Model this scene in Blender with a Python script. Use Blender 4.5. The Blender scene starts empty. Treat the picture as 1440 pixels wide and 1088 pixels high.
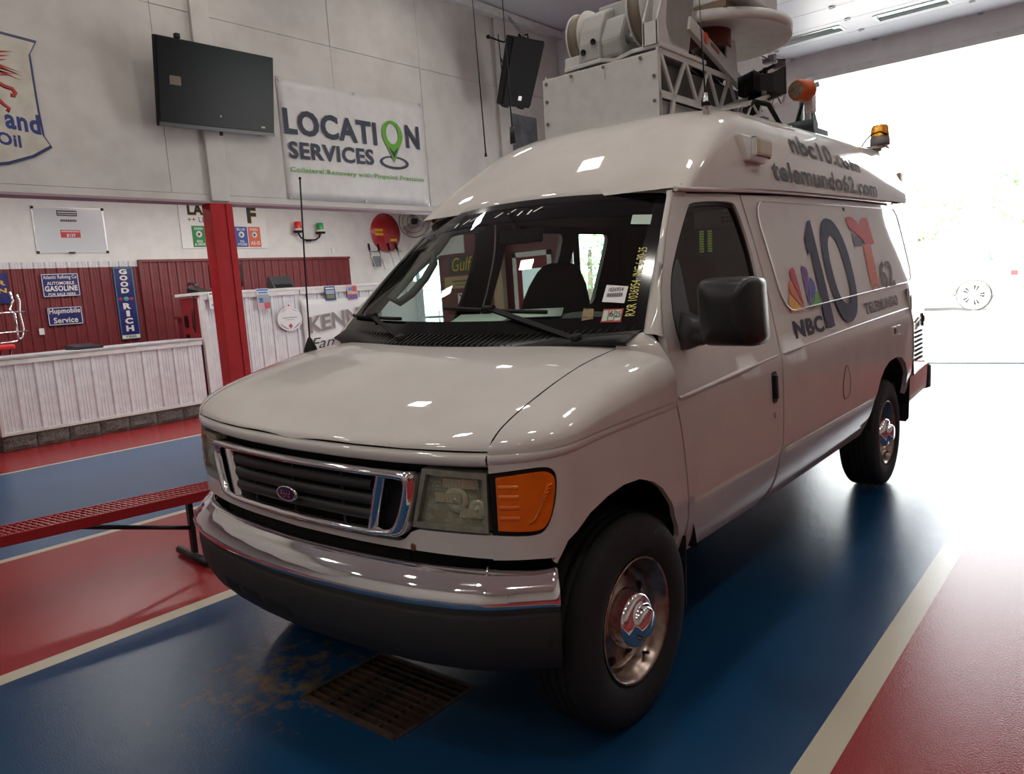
import bpy, bmesh, math, random
from mathutils import Vector, Matrix
from mathutils.geometry import delaunay_2d_cdt
random.seed(7)
D = bpy.data
SC = bpy.context.scene
COL = SC.collection
PI = math.pi
V = Vector

# ------------------------------------------------------------------ camera, sky, lights, exposure
cd = D.cameras.new('camera'); cam = D.objects.new('camera', cd); COL.objects.link(cam)
cd.sensor_fit = 'HORIZONTAL'; cd.sensor_width = 36.0; cd.lens = 27.0
cd.clip_start = .05; cd.clip_end = 400
cam.location = (2.31277, -2.21134, 1.54571)
cam.rotation_euler = (math.radians(82.78501), math.radians(4.06962), math.radians(39.16408))
SC.camera = cam
SC.view_settings.view_transform = 'Standard'
SC.view_settings.look = 'None'
SC.view_settings.gamma = 1.0
SC.view_settings.use_curve_mapping = False
SC.view_settings.exposure = -1.35

w = D.worlds.new('sky'); SC.world = w; w.use_nodes = True
bg = w.node_tree.nodes['Background']
bg.inputs[0].default_value = (.93, .97, 1, 1); bg.inputs[1].default_value = 20.0

sd = D.lights.new('sun', 'SUN'); sun = D.objects.new('sun', sd); COL.objects.link(sun)
sd.energy = 70.0; sd.angle = math.radians(2); sd.color = (1, .95, .87)
sun.rotation_euler = (math.radians(40), math.radians(18), 0)

def area(name, loc, sx, sy, e, col=(1, .95, .88), rot=(0, 0, 0)):
    l = D.lights.new(name, 'AREA'); l.shape = 'RECTANGLE'; l.size = sx; l.size_y = sy; l.energy = e; l.color = col
    o = D.objects.new(name, l); COL.objects.link(o); o.location = loc; o.rotation_euler = rot
    return o
# the hall's rows of high strip lamps, and the ones under the alcove ceiling
for x in (-5.3, -2.4, 0.6, 3.6):
    for y in (-6.5, -3.4, -.3, 2.8, 5.9):
        area('hall_lamp_light', (x, y, 6.2), .36, .36, {-5.3: 27, -2.4: 56, .6: 82, 3.6: 52}[x])
for y in (2.2, 5.0, 7.8):
    area('alcove_lamp_light', (-8.7, y, 3.66), .4, 1.6, 130, (1, .97, .93))

for y in (1.2, 3.6, 6.0):  # added fill lights without fixtures, brightening the counter fronts and floor
    area('counter_fill_light', (-7.05, y, 3.64), .25, 1.2, 55, (1, .97, .93), (0, math.radians(-18), 0))

# ------------------------------------------------------------------ helpers
def pchip(xs, ys):
    n = len(xs); h = [xs[i+1]-xs[i] for i in range(n-1)]; d = [(ys[i+1]-ys[i])/h[i] for i in range(n-1)]
    m = [0.0]*n
    for i in range(1, n-1):
        if d[i-1]*d[i] > 0:
            a = 2*h[i]+h[i-1]; b = h[i]+2*h[i-1]; m[i] = (a+b)/(a/d[i-1]+b/d[i])
    m[0] = d[0]; m[-1] = d[-1]
    def f(x):
        x = min(max(x, xs[0]), xs[-1]); i = 0
        while i < n-2 and x > xs[i+1]: i += 1
        t = (x-xs[i])/h[i]
        return (1+2*t)*(1-t)**2*ys[i]+t*(1-t)**2*h[i]*m[i]+t*t*(3-2*t)*ys[i+1]+t*t*(t-1)*h[i]*m[i+1]
    return f

def mat(name, c, r=.5, metal=0, c2=None, ns=8, nr=(.4, .65), bump=0, bs=60, coat=0, em=None, es=0, alpha=1, trans=0, ior=1.45, stretch=None, spec=.5, noise_obj=True):
    m = D.materials.new(name); m.use_nodes = True; nt = m.node_tree; b = nt.nodes['Principled BSDF']
    b.inputs['Base Color'].default_value = (*c, 1); b.inputs['Roughness'].default_value = r
    b.inputs['Metallic'].default_value = metal; b.inputs['IOR'].default_value = ior
    b.inputs['Specular IOR Level'].default_value = spec
    if coat: b.inputs['Coat Weight'].default_value = coat; b.inputs['Coat Roughness'].default_value = .03
    if em: b.inputs['Emission Color'].default_value = (*em, 1); b.inputs['Emission Strength'].default_value = es
    if trans: b.inputs['Transmission Weight'].default_value = trans
    if alpha < 1: b.inputs['Alpha'].default_value = alpha
    if c2 or bump:
        tc = nt.nodes.new('ShaderNodeTexCoord'); mp = nt.nodes.new('ShaderNodeMapping')
        nt.links.new(tc.outputs['Object'], mp.inputs[0])
        if stretch: mp.inputs['Scale'].default_value = stretch
    if c2:
        no = nt.nodes.new('ShaderNodeTexNoise'); no.inputs['Scale'].default_value = ns; no.inputs['Detail'].default_value = 5
        nt.links.new(mp.outputs[0], no.inputs[0])
        rp = nt.nodes.new('ShaderNodeValToRGB'); rp.color_ramp.elements[0].position = nr[0]; rp.color_ramp.elements[1].position = nr[1]
        rp.color_ramp.elements[0].color = (*c, 1); rp.color_ramp.elements[1].color = (*c2, 1)
        nt.links.new(no.outputs[0], rp.inputs[0]); nt.links.new(rp.outputs[0], b.inputs['Base Color'])
    if bump:
        n2 = nt.nodes.new('ShaderNodeTexNoise'); n2.inputs['Scale'].default_value = bs; n2.inputs['Detail'].default_value = 3
        nt.links.new(mp.outputs[0], n2.inputs[0])
        bp = nt.nodes.new('ShaderNodeBump'); bp.inputs['Strength'].default_value = bump; bp.inputs['Distance'].default_value = .01
        nt.links.new(n2.outputs[0], bp.inputs['Height']); nt.links.new(bp.outputs[0], b.inputs['Normal'])
    return m

def glass(name, tint, refl=.08, rough=.0):
    """thin pane: tinted see-through with a fresnel mirror on top"""
    m = D.materials.new(name); m.use_nodes = True; nt = m.node_tree; nt.nodes.clear()
    o = nt.nodes.new('ShaderNodeOutputMaterial'); t = nt.nodes.new('ShaderNodeBsdfTransparent'); t.inputs[0].default_value = (*tint, 1)
    g = nt.nodes.new('ShaderNodeBsdfGlossy'); g.inputs['Roughness'].default_value = rough
    f = nt.nodes.new('ShaderNodeFresnel'); ge = nt.nodes.new('ShaderNodeNewGeometry'); mr = nt.nodes.new('ShaderNodeMapRange')
    mr.inputs[3].default_value = 1.5; mr.inputs[4].default_value = 1/1.5      # same mirror from both faces of the sheet
    nt.links.new(ge.outputs['Backfacing'], mr.inputs[0]); nt.links.new(mr.outputs[0], f.inputs[0])
    mx = nt.nodes.new('ShaderNodeMixShader')
    nt.links.new(f.outputs[0], mx.inputs[0]); nt.links.new(t.outputs[0], mx.inputs[1]); nt.links.new(g.outputs[0], mx.inputs[2])
    nt.links.new(mx.outputs[0], o.inputs[0])
    return m

ORG = {}
def root(name, label, cat, loc=(0, 0, 0), group=None):
    o = D.objects.new(name, None); COL.objects.link(o); o.location = loc; o.empty_display_size = .1
    o['label'] = label; o['category'] = cat
    if group: o['group'] = group
    ORG[o.name] = V(loc)
    return o
def tag(o, label, cat, group=None):
    o['label'] = label; o['category'] = cat
    if group: o['group'] = group
    return o
def org_of(p):
    while p.parent: p = p.parent
    return ORG.get(p.name, V((0, 0, 0)))

class B:
    def __init__(s): s.v = []; s.f = []; s.m = []; s.s = []
    def add(s, vs, fs, mi=0, sm=False):
        n = len(s.v); s.v += [V(p) for p in vs]
        for f in fs: s.f.append([n+i for i in f]); s.m.append(mi); s.s.append(sm)
        return s
    def hexa(s, p, mi=0):
        return s.add(p, [(0, 3, 2, 1), (4, 5, 6, 7), (0, 1, 5, 4), (1, 2, 6, 5), (2, 3, 7, 6), (3, 0, 4, 7)], mi)
    def box(s, a, b, mi=0):
        x0, y0, z0 = (min(a[i], b[i]) for i in range(3)); x1, y1, z1 = (max(a[i], b[i]) for i in range(3))
        return s.hexa([(x0, y0, z0), (x1, y0, z0), (x1, y1, z0), (x0, y1, z0), (x0, y0, z1), (x1, y0, z1), (x1, y1, z1), (x0, y1, z1)], mi)
    def bar(s, p, q, wd, ht, up=(0, 0, 1), mi=0):
        p = V(p); q = V(q); d = (q-p).normalized(); u = V(up)
        sd = d.cross(u)
        if sd.length < 1e-4: sd = d.cross(V((1, 0, 0)))
        sd.normalize(); u = sd.cross(d).normalized(); a = sd*wd/2; c = u*ht/2
        return s.hexa([p-a-c, p+a-c, q+a-c, q-a-c, p-a+c, p+a+c, q+a+c, q-a+c], mi)
    def cyl(s, p, q, r, r2=None, n=14, mi=0, cap=True):
        p = V(p); q = V(q); r2 = r if r2 is None else r2; d = (q-p).normalized()
        a = d.orthogonal().normalized(); c = d.cross(a)
        k = len(s.v)
        for i in range(n):
            t = 2*PI*i/n; e = a*math.cos(t)+c*math.sin(t); s.v += [p+e*r, q+e*r2]
        for i in range(n):
            j = (i+1) % n; s.f.append([k+2*i, k+2*j, k+2*j+1, k+2*i+1]); s.m.append(mi); s.s.append(True)
        if cap:
            s.f.append([k+2*i for i in range(n)][::-1]); s.f.append([k+2*i+1 for i in range(n)]); s.m += [mi]*2; s.s += [False]*2
        return s
    def tube(s, pts, r, n=8, mi=0, closed=False):
        pts = [V(p) for p in pts]; N = len(pts); k = len(s.v); a = None
        for i, p in enumerate(pts):
            q0 = pts[i-1] if i or closed else p; q1 = pts[(i+1) % N] if i < N-1 or closed else p
            d = (q1-q0).normalized()
            if a is None: a = d.orthogonal().normalized()
            a = (a-d*a.dot(d)).normalized(); c = d.cross(a)
            for j in range(n):
                t = 2*PI*j/n; s.v.append(p+(a*math.cos(t)+c*math.sin(t))*r)
        for i in range(N if closed else N-1):
            i2 = (i+1) % N
            for j in range(n):
                j2 = (j+1) % n; s.f.append([k+i*n+j, k+i*n+j2, k+i2*n+j2, k+i2*n+j]); s.m.append(mi); s.s.append(True)
        if not closed:
            s.f.append([k+j for j in range(n)][::-1]); s.f.append([k+(N-1)*n+j for j in range(n)]); s.m += [mi]*2; s.s += [False]*2
        return s
    def lathe(s, prof, o, ax, n=32, mi=0, sm=True):
        """prof: (radius, along axis)"""
        o = V(o); ax = V(ax).normalized(); a = ax.orthogonal().normalized(); c = ax.cross(a); k = len(s.v); M = len(prof)
        for i in range(n):
            t = 2*PI*i/n; e = a*math.cos(t)+c*math.sin(t)
            for r, h in prof: s.v.append(o+ax*h+e*r)
        for i in range(n):
            j = (i+1) % n
            for q in range(M-1):
                s.f.append([k+i*M+q, k+j*M+q, k+j*M+q+1, k+i*M+q+1]); s.m.append(mi); s.s.append(sm)
        return s
    def prism(s, poly, ext, mi=0):
        poly = [V(p) for p in poly]; e = V(ext); n = len(poly)
        k = len(s.v); s.v += poly+[p+e for p in poly]
        s.f.append(list(range(k, k+n))[::-1]); s.f.append(list(range(k+n, k+2*n))); s.m += [mi]*2; s.s += [False]*2
        for i in range(n):
            j = (i+1) % n; s.f.append([k+i, k+j, k+n+j, k+n+i]); s.m.append(mi); s.s.append(False)
        return s
    def grid(s, rows, mi=0, sm=True, flip=False, closed=False):
        R = len(rows); Cn = len(rows[0]); k = len(s.v)
        for r in rows: s.v += [V(p) for p in r]
        for i in range(R-1):
            for j in range(Cn if closed else Cn-1):
                j2 = (j+1) % Cn
                q = [k+i*Cn+j, k+i*Cn+j2, k+(i+1)*Cn+j2, k+(i+1)*Cn+j]
                s.f.append(q[::-1] if flip else q); s.m.append(mi); s.s.append(sm)
        return s
    def ball(s, c, r, n=12, m=8, mi=0, sc=(1, 1, 1)):
        rows = []
        for i in range(m+1):
            t = PI*i/m
            rows.append([(c[0]+r*sc[0]*math.sin(t)*math.cos(2*PI*j/n), c[1]+r*sc[1]*math.sin(t)*math.sin(2*PI*j/n), c[2]-r*sc[2]*math.cos(t)) for j in range(n)])
        return s.grid(rows, mi, True, False, True)
    def map(s, fn):
        s.v = [V(fn(p)) for p in s.v]; return s
    def make(s, name, ms, parent=None, bevel=0, fix=True, kind=None, label=None, solid=0, seg=2):
        if not isinstance(ms, (list, tuple)): ms = [ms]
        me = D.meshes.new(name); og = org_of(parent) if parent else V((0, 0, 0))
        if not parent and not kind:
            # a thing that is one mesh: origin at its base centre
            og = V([(min(p[i] for p in s.v)+max(p[i] for p in s.v))/2 for i in range(2)]+[min(p[2] for p in s.v)])
        me.from_pydata([tuple(p-og) for p in s.v], [], s.f)
        for m in ms: me.materials.append(m)
        me.polygons.foreach_set('material_index', s.m); me.polygons.foreach_set('use_smooth', s.s)
        if fix:
            bm = bmesh.new(); bm.from_mesh(me); bmesh.ops.recalc_face_normals(bm, faces=bm.faces); bm.to_mesh(me); bm.free()
        me.update()
        o = D.objects.new(name, me); COL.objects.link(o)
        if parent: o.parent = parent
        elif not kind: o.location = og
        if bevel:
            b = o.modifiers.new('bevel', 'BEVEL'); b.width = bevel; b.segments = seg; b.limit_method = 'ANGLE'
        if solid:
            b = o.modifiers.new('solid', 'SOLIDIFY'); b.thickness = solid; b.offset = -1
        if kind: o['kind'] = kind
        if label: o['label'] = label
        if not parent: ORG[o.name] = og
        return o

def text(name, st, parent, m, c, right, up, wd, ht, ext=.002, bold=0., fmap=None, shear=0, flat=False):
    cu = D.curves.new('t', 'FONT'); cu.body = st; cu.align_x = 'CENTER'; cu.resolution_u = 3; cu.offset = bold; cu.shear = shear
    cu.space_line = .85; cu.space_character = 1+bold*2.2
    o = D.objects.new('t', cu); COL.objects.link(o)
    me = D.meshes.new_from_object(o.evaluated_get(bpy.context.evaluated_depsgraph_get()))
    D.objects.remove(o); D.curves.remove(cu)
    if fmap:
        bm = bmesh.new(); bm.from_mesh(me)
        bmesh.ops.triangulate(bm, faces=bm.faces)
        for _ in range(3):
            es = [e for e in bm.edges if e.calc_length() > .16]
            if es: bmesh.ops.subdivide_edges(bm, edges=es, cuts=1)
            bmesh.ops.triangulate(bm, faces=bm.faces)
        bm.to_mesh(me); bm.free()
    xs = [v.co.x for v in me.vertices]; ys = [v.co.y for v in me.vertices]
    x0, x1, y0, y1 = min(xs), max(xs), min(ys), max(ys)
    right = V(right); up = V(up); nor = right.cross(up).normalized(); c = V(c)
    og = org_of(parent) if parent else V((0, 0, 0))
    b = B(); vs = []
    for v in me.vertices:
        a = ((v.co.x-x0)/max(x1-x0, 1e-6)-.5)*wd; h = ((v.co.y-y0)/max(y1-y0, 1e-6)-.5)*ht
        vs.append(V(fmap(a, h)) if fmap else c+right*a+up*h+nor*ext)
    b.add(vs, [tuple(p.vertices) for p in me.polygons])
    D.meshes.remove(me)
    o = b.make(name, m, parent, fix=False)
    return o

def inpoly(x, y, pg):
    c = False; n = len(pg); j = n-1
    for i in range(n):
        xi, yi = pg[i]; xj, yj = pg[j]
        if (yi > y) != (yj > y) and x < (xj-xi)*(y-yi)/(yj-yi)+xi: c = not c
        j = i
    return c
def dens(pg, st):
    o = []
    for i in range(len(pg)):
        a = pg[i]; b = pg[(i+1) % len(pg)]; L = math.hypot(b[0]-a[0], b[1]-a[1]); n = max(1, int(math.ceil(L/st)))
        o += [(a[0]+(b[0]-a[0])*k/n, a[1]+(b[1]-a[1])*k/n) for k in range(n)]
    return o
def smooth_poly(pg, it=2, keep=()):
    """corner cutting, keeping the listed corner numbers sharp"""
    pts = [(p, i in keep) for i, p in enumerate(pg)]
    for _ in range(it):
        o = []
        for i in range(len(pts)):
            a, ka = pts[i-1]; b, kb = pts[i]; c, kc = pts[(i+1) % len(pts)]
            if kb: o.append((b, True)); continue
            o.append(((b[0]*.75+a[0]*.25, b[1]*.75+a[1]*.25), False)); o.append(((b[0]*.75+c[0]*.25, b[1]*.75+c[1]*.25), False))
        pts = o
    return [p for p, k in pts]
def roundrect(x0, x1, y0, y1, r, n=4):
    o = []
    for cx, cy, t0 in ((x1-r, y1-r, 0), (x0+r, y1-r, 90), (x0+r, y0+r, 180), (x1-r, y0+r, 270)):
        for k in range(n+1):
            t = math.radians(t0+90*k/n); o.append((cx+r*math.cos(t), cy+r*math.sin(t)))
    return o

def panel(name, outer, fmap, ms, parent, step=.05, holes=(), thick=.02, nsign=1, off=0., inner=False, xs=None, ys=None, label=None, rim=True):
    """skin over the 2D outline mapped by fmap(u,v)->3D, with holes, folded edges and analytic normals"""
    loops = [dens(outer, step)]+[dens(h, step) for h in holes]
    vs = []; es = []; lo = []
    for L in loops:
        k = len(vs); vs += L; es += [(k+i, k+(i+1) % len(L)) for i in range(len(L))]; lo.append(list(range(k, k+len(L))))
    u0, u1 = min(p[0] for p in loops[0]), max(p[0] for p in loops[0]); v0, v1 = min(p[1] for p in loops[0]), max(p[1] for p in loops[0])
    gx = [u0+step*(i+.5) for i in range(int((u1-u0)/step)+1)] if xs is None else xs
    gy = [v0+step*(i+.5) for i in range(int((v1-v0)/step)+1)] if ys is None else ys
    nb = len(vs); bnd = list(vs); md = (step*.45)**2
    for a in gx:
        for c in gy:
            if inpoly(a, c, loops[0]) and not any(inpoly(a, c, h) for h in loops[1:]):
                if all((a-p[0])**2+(c-p[1])**2 > md for p in bnd): vs.append((a, c))
    r = delaunay_2d_cdt([V(p) for p in vs], es, [], 0, 1e-6)
    P2 = [(p[0], p[1]) for p in r[0]]
    fs = []
    for f in r[2]:
        cx = sum(P2[i][0] for i in f)/len(f); cy = sum(P2[i][1] for i in f)/len(f)
        if inpoly(cx, cy, loops[0]) and not any(inpoly(cx, cy, h) for h in loops[1:]): fs.append(list(f))
    def nrm(a, c):
        e = .004
        n = (V(fmap(a+e, c))-V(fmap(a-e, c))).cross(V(fmap(a, c+e))-V(fmap(a, c-e)))
        if n.length < 1e-12: return V((0, 0, 1))
        return n.normalized()*nsign
    P3 = [V(fmap(*p)) for p in P2]; N3 = [nrm(*p) for p in P2]
    P3 = [p+n*off for p, n in zip(P3, N3)]
    b = B(); out = []
    for f in fs:
        n = (P3[f[1]]-P3[f[0]]).cross(P3[f[2]]-P3[f[0]])
        if n.dot(N3[f[0]]+N3[f[1]]+N3[f[2]]) < 0: f = f[::-1]
        out.append(f)
    b.add(P3, out, 0, True)
    nrms = {i: N3[i] for i in range(len(P3))}
    orig = r[3] if len(r) > 3 else None
    idx = {}
    for i, o_ in enumerate(r[3]):
        for q in o_: idx[q] = i
    nout = len(out)
    for L in (lo if rim else []):
        A = [idx[i] for i in L]; k = len(b.v); n = len(A)
        b.v += [P3[i] for i in A]+[P3[i]-N3[i]*thick for i in A]
        for i in range(n):
            j = (i+1) % n; b.f.append([k+i, k+j, k+n+j, k+n+i]); b.m.append(0); b.s.append(False)
    if inner:
        k = len(b.v); b.v += [p-n*thick for p, n in zip(P3, N3)]
        for f in out: b.f.append([k+i for i in f[::-1]]); b.m.append(1); b.s.append(True)
    # rim faces outwards
    o = b.make(name, ms, parent, fix=False, label=label)
    me = o.data
    ln = []
    for p in me.polygons:
        for li in p.loop_indices:
            vi = me.loops[li].vertex_index
            ln.append(tuple(N3[vi]) if p.index < nout else tuple(p.normal))
    me.normals_split_custom_set(ln)
    return o

def dup(o, parent=None):
    c = o.copy(); COL.objects.link(c); c.parent = parent
    for ch in list(o.children): dup(ch, c)
    return c
# ------------------------------------------------------------------ materials
WHITE = mat('upper_wall_white', (.62, .59, .55), .6, c2=(.55, .52, .485), ns=3, bump=.05, bs=40)
LOWW = mat('lower_wall_white', (.78, .77, .75), .55, c2=(.72, .71, .69), ns=4)
TRIMW = mat('trim_white', (.72, .70, .68), .45, c2=(.62, .60, .58), ns=6)
PINK = mat('beam_edge_mauve', (.36, .26, .29), .5)
CEILW = mat('ceiling_white', (.74, .73, .71), .7)
COLRED = mat('column_red', (.44, .018, .022), .45, c2=(.38, .014, .018), ns=7, spec=.2)
MAROON = mat('siding_maroon', (.20, .035, .04), .38, c2=(.165, .03, .034), ns=6)
DKRED = mat('panel_dark_red', (.17, .02, .025), .45)
SIDW = mat('siding_white', (.72, .72, .74), .35, c2=(.64, .63, .66), ns=9)
SPLIT = mat('split_face_block', (.17, .15, .135), .9, c2=(.09, .08, .07), ns=40, bump=1.0, bs=55)
MORT = mat('mortar', (.30, .28, .26), .9)
GREYTOP = mat('counter_grey_top', (.50, .50, .52), .35, c2=(.42, .42, .44), ns=8)
BLACK = mat('black_plastic', (.009, .009, .010), .5, spec=.25)
SATBLK = mat('black_satin', (.016, .016, .018), .3, spec=.4)
RUBBER = mat('rubber', (.014, .014, .015), .75, bump=.2, bs=90)
SCREEN = mat('tv_screen', (.004, .005, .007), .25, spec=.12)
CHROME = mat('chrome', (.82, .82, .84), .06, metal=1)
STEEL = mat('steel', (.5, .5, .5), .35, metal=1)
DIRTST = mat('worn_chrome', (.36, .29, .25), .27, metal=.9, c2=(.17, .10, .07), ns=24, nr=(.45, .72))
NAVY = mat('sign_navy', (.018, .022, .14), .3, c2=(.03, .035, .17), ns=10)
CREAM = mat('sign_cream', (.78, .74, .66), .4)
SHIELDC = mat('shield_cream', (.60, .57, .49), .4, c2=(.52, .48, .4), ns=6)
INK = mat('ink_black', (.012, .012, .012), .5)
INKB = mat('ink_navy', (.03, .035, .06), .5)
INKG = mat('ink_green', (.11, .36, .02), .5)
SREDM = mat('sign_red', (.45, .03, .03), .4)
SGRN = mat('sign_green', (.015, .22, .05), .4)
SBLU = mat('sign_blue', (.03, .06, .3), .4)
SYEL = mat('sign_yellow', (.75, .45, .03), .4)
SORG = mat('sign_orange', (.65, .11, .05), .4)
TEAL = mat('sign_teal', (.08, .32, .28), .4)
BANNER = mat('banner_vinyl', (.68, .66, .64), .38, c2=(.62, .6, .585), ns=5)
PAPER = mat('paper_white', (.8, .8, .8), .6)
WBOARD = mat('whiteboard', (.60, .63, .66), .18)
CONC = mat('concrete_outside', (.55, .54, .52), .9, c2=(.48, .47, .45), ns=2)
LAMPW = mat('lamp_diffuser', (.9, .9, .9), .5, em=(1, .96, .9), es=9)
WOOD = mat('post_wood', (.42, .29, .2), .6, c2=(.34, .22, .15), ns=8, stretch=(6, 6, .6))
DOORB = mat('door_frame_blue', (.25, .36, .40), .5)
PANE = glass('clear_pane', (.88, .93, .92))

# floor paint: one epoxy with a fine orange-peel relief per colour
def epoxy(name, c, c2, dirt=False):
    m = mat(name, c, .24, c2=c2, ns=.9, nr=(.2, .9), bump=.12, bs=150, spec=.27)
    nt = m.node_tree; b = nt.nodes['Principled BSDF']
    no = nt.nodes.new('ShaderNodeTexNoise'); no.inputs['Scale'].default_value = 1.1; no.inputs['Detail'].default_value = 2
    tc = nt.nodes.new('ShaderNodeTexCoord'); nt.links.new(tc.outputs['Object'], no.inputs[0])
    mr = nt.nodes.new('ShaderNodeMapRange'); mr.inputs[3].default_value = .17; mr.inputs[4].default_value = .25
    nt.links.new(no.outputs[0], mr.inputs[0]); nt.links.new(mr.outputs[0], b.inputs['Roughness'])
    if dirt:
        # sand and rust tracked around the drain
        sub = nt.nodes.new('ShaderNodeVectorMath'); sub.operation = 'DISTANCE'; sub.inputs[1].default_value = (-.45, -.52, 0)
        nt.links.new(tc.outputs['Object'], sub.inputs[0])
        fall = nt.nodes.new('ShaderNodeMapRange'); fall.inputs[1].default_value = .15; fall.inputs[2].default_value = .95
        fall.inputs[3].default_value = .27; fall.inputs[4].default_value = -.12
        nt.links.new(sub.outputs['Value'], fall.inputs[0])
        n1 = nt.nodes.new('ShaderNodeTexNoise'); n1.inputs['Scale'].default_value = 11; n1.inputs['Detail'].default_value = 9; n1.inputs['Roughness'].default_value = .72
        nt.links.new(tc.outputs['Object'], n1.inputs[0])
        ad = nt.nodes.new('ShaderNodeMath'); ad.operation = 'ADD'; nt.links.new(n1.outputs[0], ad.inputs[0]); nt.links.new(fall.outputs[0], ad.inputs[1])
        rp = nt.nodes.new('ShaderNodeValToRGB'); rp.color_ramp.elements[0].position = .70; rp.color_ramp.elements[1].position = .90
        nt.links.new(ad.outputs[0], rp.inputs[0])
        mx = nt.nodes.new('ShaderNodeMix'); mx.data_type = 'RGBA'
        old = b.inputs['Base Color'].links[0].from_socket
        nt.links.new(rp.outputs[0], mx.inputs[0]); nt.links.new(old, mx.inputs[6]); mx.inputs[7].default_value = (.15, .105, .055, 1)
        nt.links.new(mx.outputs[2], b.inputs['Base Color'])
    return m
FBLUE = epoxy('epoxy_blue', (.006, .042, .108), (.009, .049, .12), True)
FBLU2 = epoxy('epoxy_blue_worn', (.035, .10, .20), (.05, .125, .23))
FRED = epoxy('epoxy_red', (.27, .018, .02), (.235, .015, .018))
FLINE = epoxy('epoxy_line', (.52, .48, .38), (.45, .41, .32))

# ------------------------------------------------------------------ setting
Y0, Y1, X0, X1, ZC = -9.0, 10.5, -11.0, 7.4, 6.35
b = B()
lanes = [(X0-.2, -6.99, 1), (-6.99, -6.92, 3), (-6.92, -3.55, 2), (-3.55, -3.47, 3), (-3.47, -1.6, 1), (-1.6, -1.495, 3), (-1.495, 1.5, 0), (1.5, 1.6, 3), (1.6, X1+.2, 1)]
GX0, GX1, GY0, GY1 = -.25, .30, -.575, -.155
for a, c, k in lanes:
    if k == 0:
        b.add([(a, Y0, 0), (GX0, Y0, 0), (GX0, Y1+.35, 0), (a, Y1+.35, 0)], [(0, 1, 2, 3)], 0)
        b.add([(GX1, Y0, 0), (c, Y0, 0), (c, Y1+.35, 0), (GX1, Y1+.35, 0)], [(0, 1, 2, 3)], 0)
        b.add([(GX0, Y0, 0), (GX1, Y0, 0), (GX1, GY0, 0), (GX0, GY0, 0)], [(0, 1, 2, 3)], 0)
        b.add([(GX0, GY1, 0), (GX1, GY1, 0), (GX1, Y1+.35, 0), (GX0, Y1+.35, 0)], [(0, 1, 2, 3)], 0)
    else:
        b.add([(a, Y0, 0), (c, Y0, 0), (c, Y1+.35, 0), (a, Y1+.35, 0)], [(0, 1, 2, 3)], k)
floor = b.make('floor', [FBLUE, FRED, FBLU2, FLINE], kind='structure', fix=False)
b = B()
for p, q in (((GX0, GY0, 0), (GX1, GY0, 0)), ((GX1, GY0, 0), (GX1, GY1, 0)), ((GX1, GY1, 0), (GX0, GY1, 0)), ((GX0, GY1, 0), (GX0, GY0, 0))):
    b.add([p, q, (q[0], q[1], -.22), (p[0], p[1], -.22)], [(0, 1, 2, 3)])
b.add([(GX0, GY0, -.22), (GX1, GY0, -.22), (GX1, GY1, -.22), (GX0, GY1, -.22)], [(0, 1, 2, 3)])
b.make('drain_pit', [mat('pit_dark', (.01, .01, .01), .9)], floor, fix=False)

# upper left wall over the alcove, with plywood sheets as separate pieces
b = B(); b.box((-6.72, Y0, 2.93), (-6.52, Y1, ZC))
uw = b.make('wall_left', WHITE, kind='structure')
ys = [-8.9, -6.46, -4.02, -1.58, .01, 2.46, 3.06, 5.0, 6.72, 8.5, 10.49]
zs = [2.95, 5.06, 6.34]
for i in range(len(ys)-1):
    for j in range(2):
        b = B(); b.box((-6.518, ys[i]+.004, zs[j]+.004), (-6.502-.003*((i+j) % 2), ys[i+1]-.004, zs[j+1]-.004))
        b.make('wall_panel', WHITE, uw)
b = B(); b.box((-6.72, Y0, 2.87), (-6.503, Y1, 2.95)); b.make('trim_1', WHITE, kind='structure')
b = B(); b.box((-6.73, Y0, 2.845), (-6.485, Y1, 2.872)); b.make('trim_2', PINK, kind='structure')
# boxed posts of the frame on the upper wall
for y0, y1 in ((2.93, 3.17), (8.56, 8.86)):
    b = B(); b.box((-6.502, y0, 2.873), (-6.45, y1, 6.33)); o = b.make('trim_3', WHITE, kind='structure', bevel=.006)
b = B(); b.box((-6.502, Y0, 6.2), (-6.36, Y1, 6.33)); b.make('trim_4', TRIMW, kind='structure', bevel=.005)
# ceiling, other walls
b = B(); b.box((X0-.2, Y0, ZC), (X1+.2, Y1, ZC+.1)); b.make('ceiling', CEILW, kind='structure')
b = B(); b.box((X0, Y0, 3.72), (-6.72, Y1, 3.78)); b.make('ceiling_alcove', CEILW, kind='structure')
b = B(); b.box((X0-.15, Y0, 0), (X0, Y1, 3.78)); b.make('wall_back', LOWW, kind='structure')
b = B(); b.box((X0-.2, Y0-.15, 0), (X1+.2, Y0, ZC)); b.make('wall_rear', WHITE, kind='structure')
b = B(); b.box((X1, Y0, 0), (X1+.15, Y1, ZC)); wr = b.make('wall_right', WHITE, kind='structure')
# end wall with the bay openings; frame pieces around them
W2 = (-6.42, -5.2)   # second bay
WA = (-11.0, -10.12)  # glazed door in the alcove
OPX = (-1.88, 2.08); OPZ = 4.43
b = B()
def wall_y(x0, x1, z0, z1, mi=0): b.box((x0, Y1, z0), (x1, Y1+.22, z1), mi)
wall_y(OPX[1], X1, 0, ZC); wall_y(OPX[0], OPX[1], OPZ, 5.0); wall_y(OPX[0], OPX[1], 5.62, ZC); wall_y(OPX[0], -1.5, 5.0, 5.62);  wall_y(W2[1], OPX[0], 0, ZC); wall_y(W2[0], W2[1], 3.0, ZC)
wall_y(-6.72, W2[0], 0, ZC); wall_y(-10.12, -6.72, 0, ZC, 1); wall_y(-11.2, -10.12, 2.43, ZC)
we = b.make('wall_end', [LOWW, mat('alcove_end_maroon', (.15, .035, .035), .5, c2=(.12, .028, .03), ns=5)], kind='structure')
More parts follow.
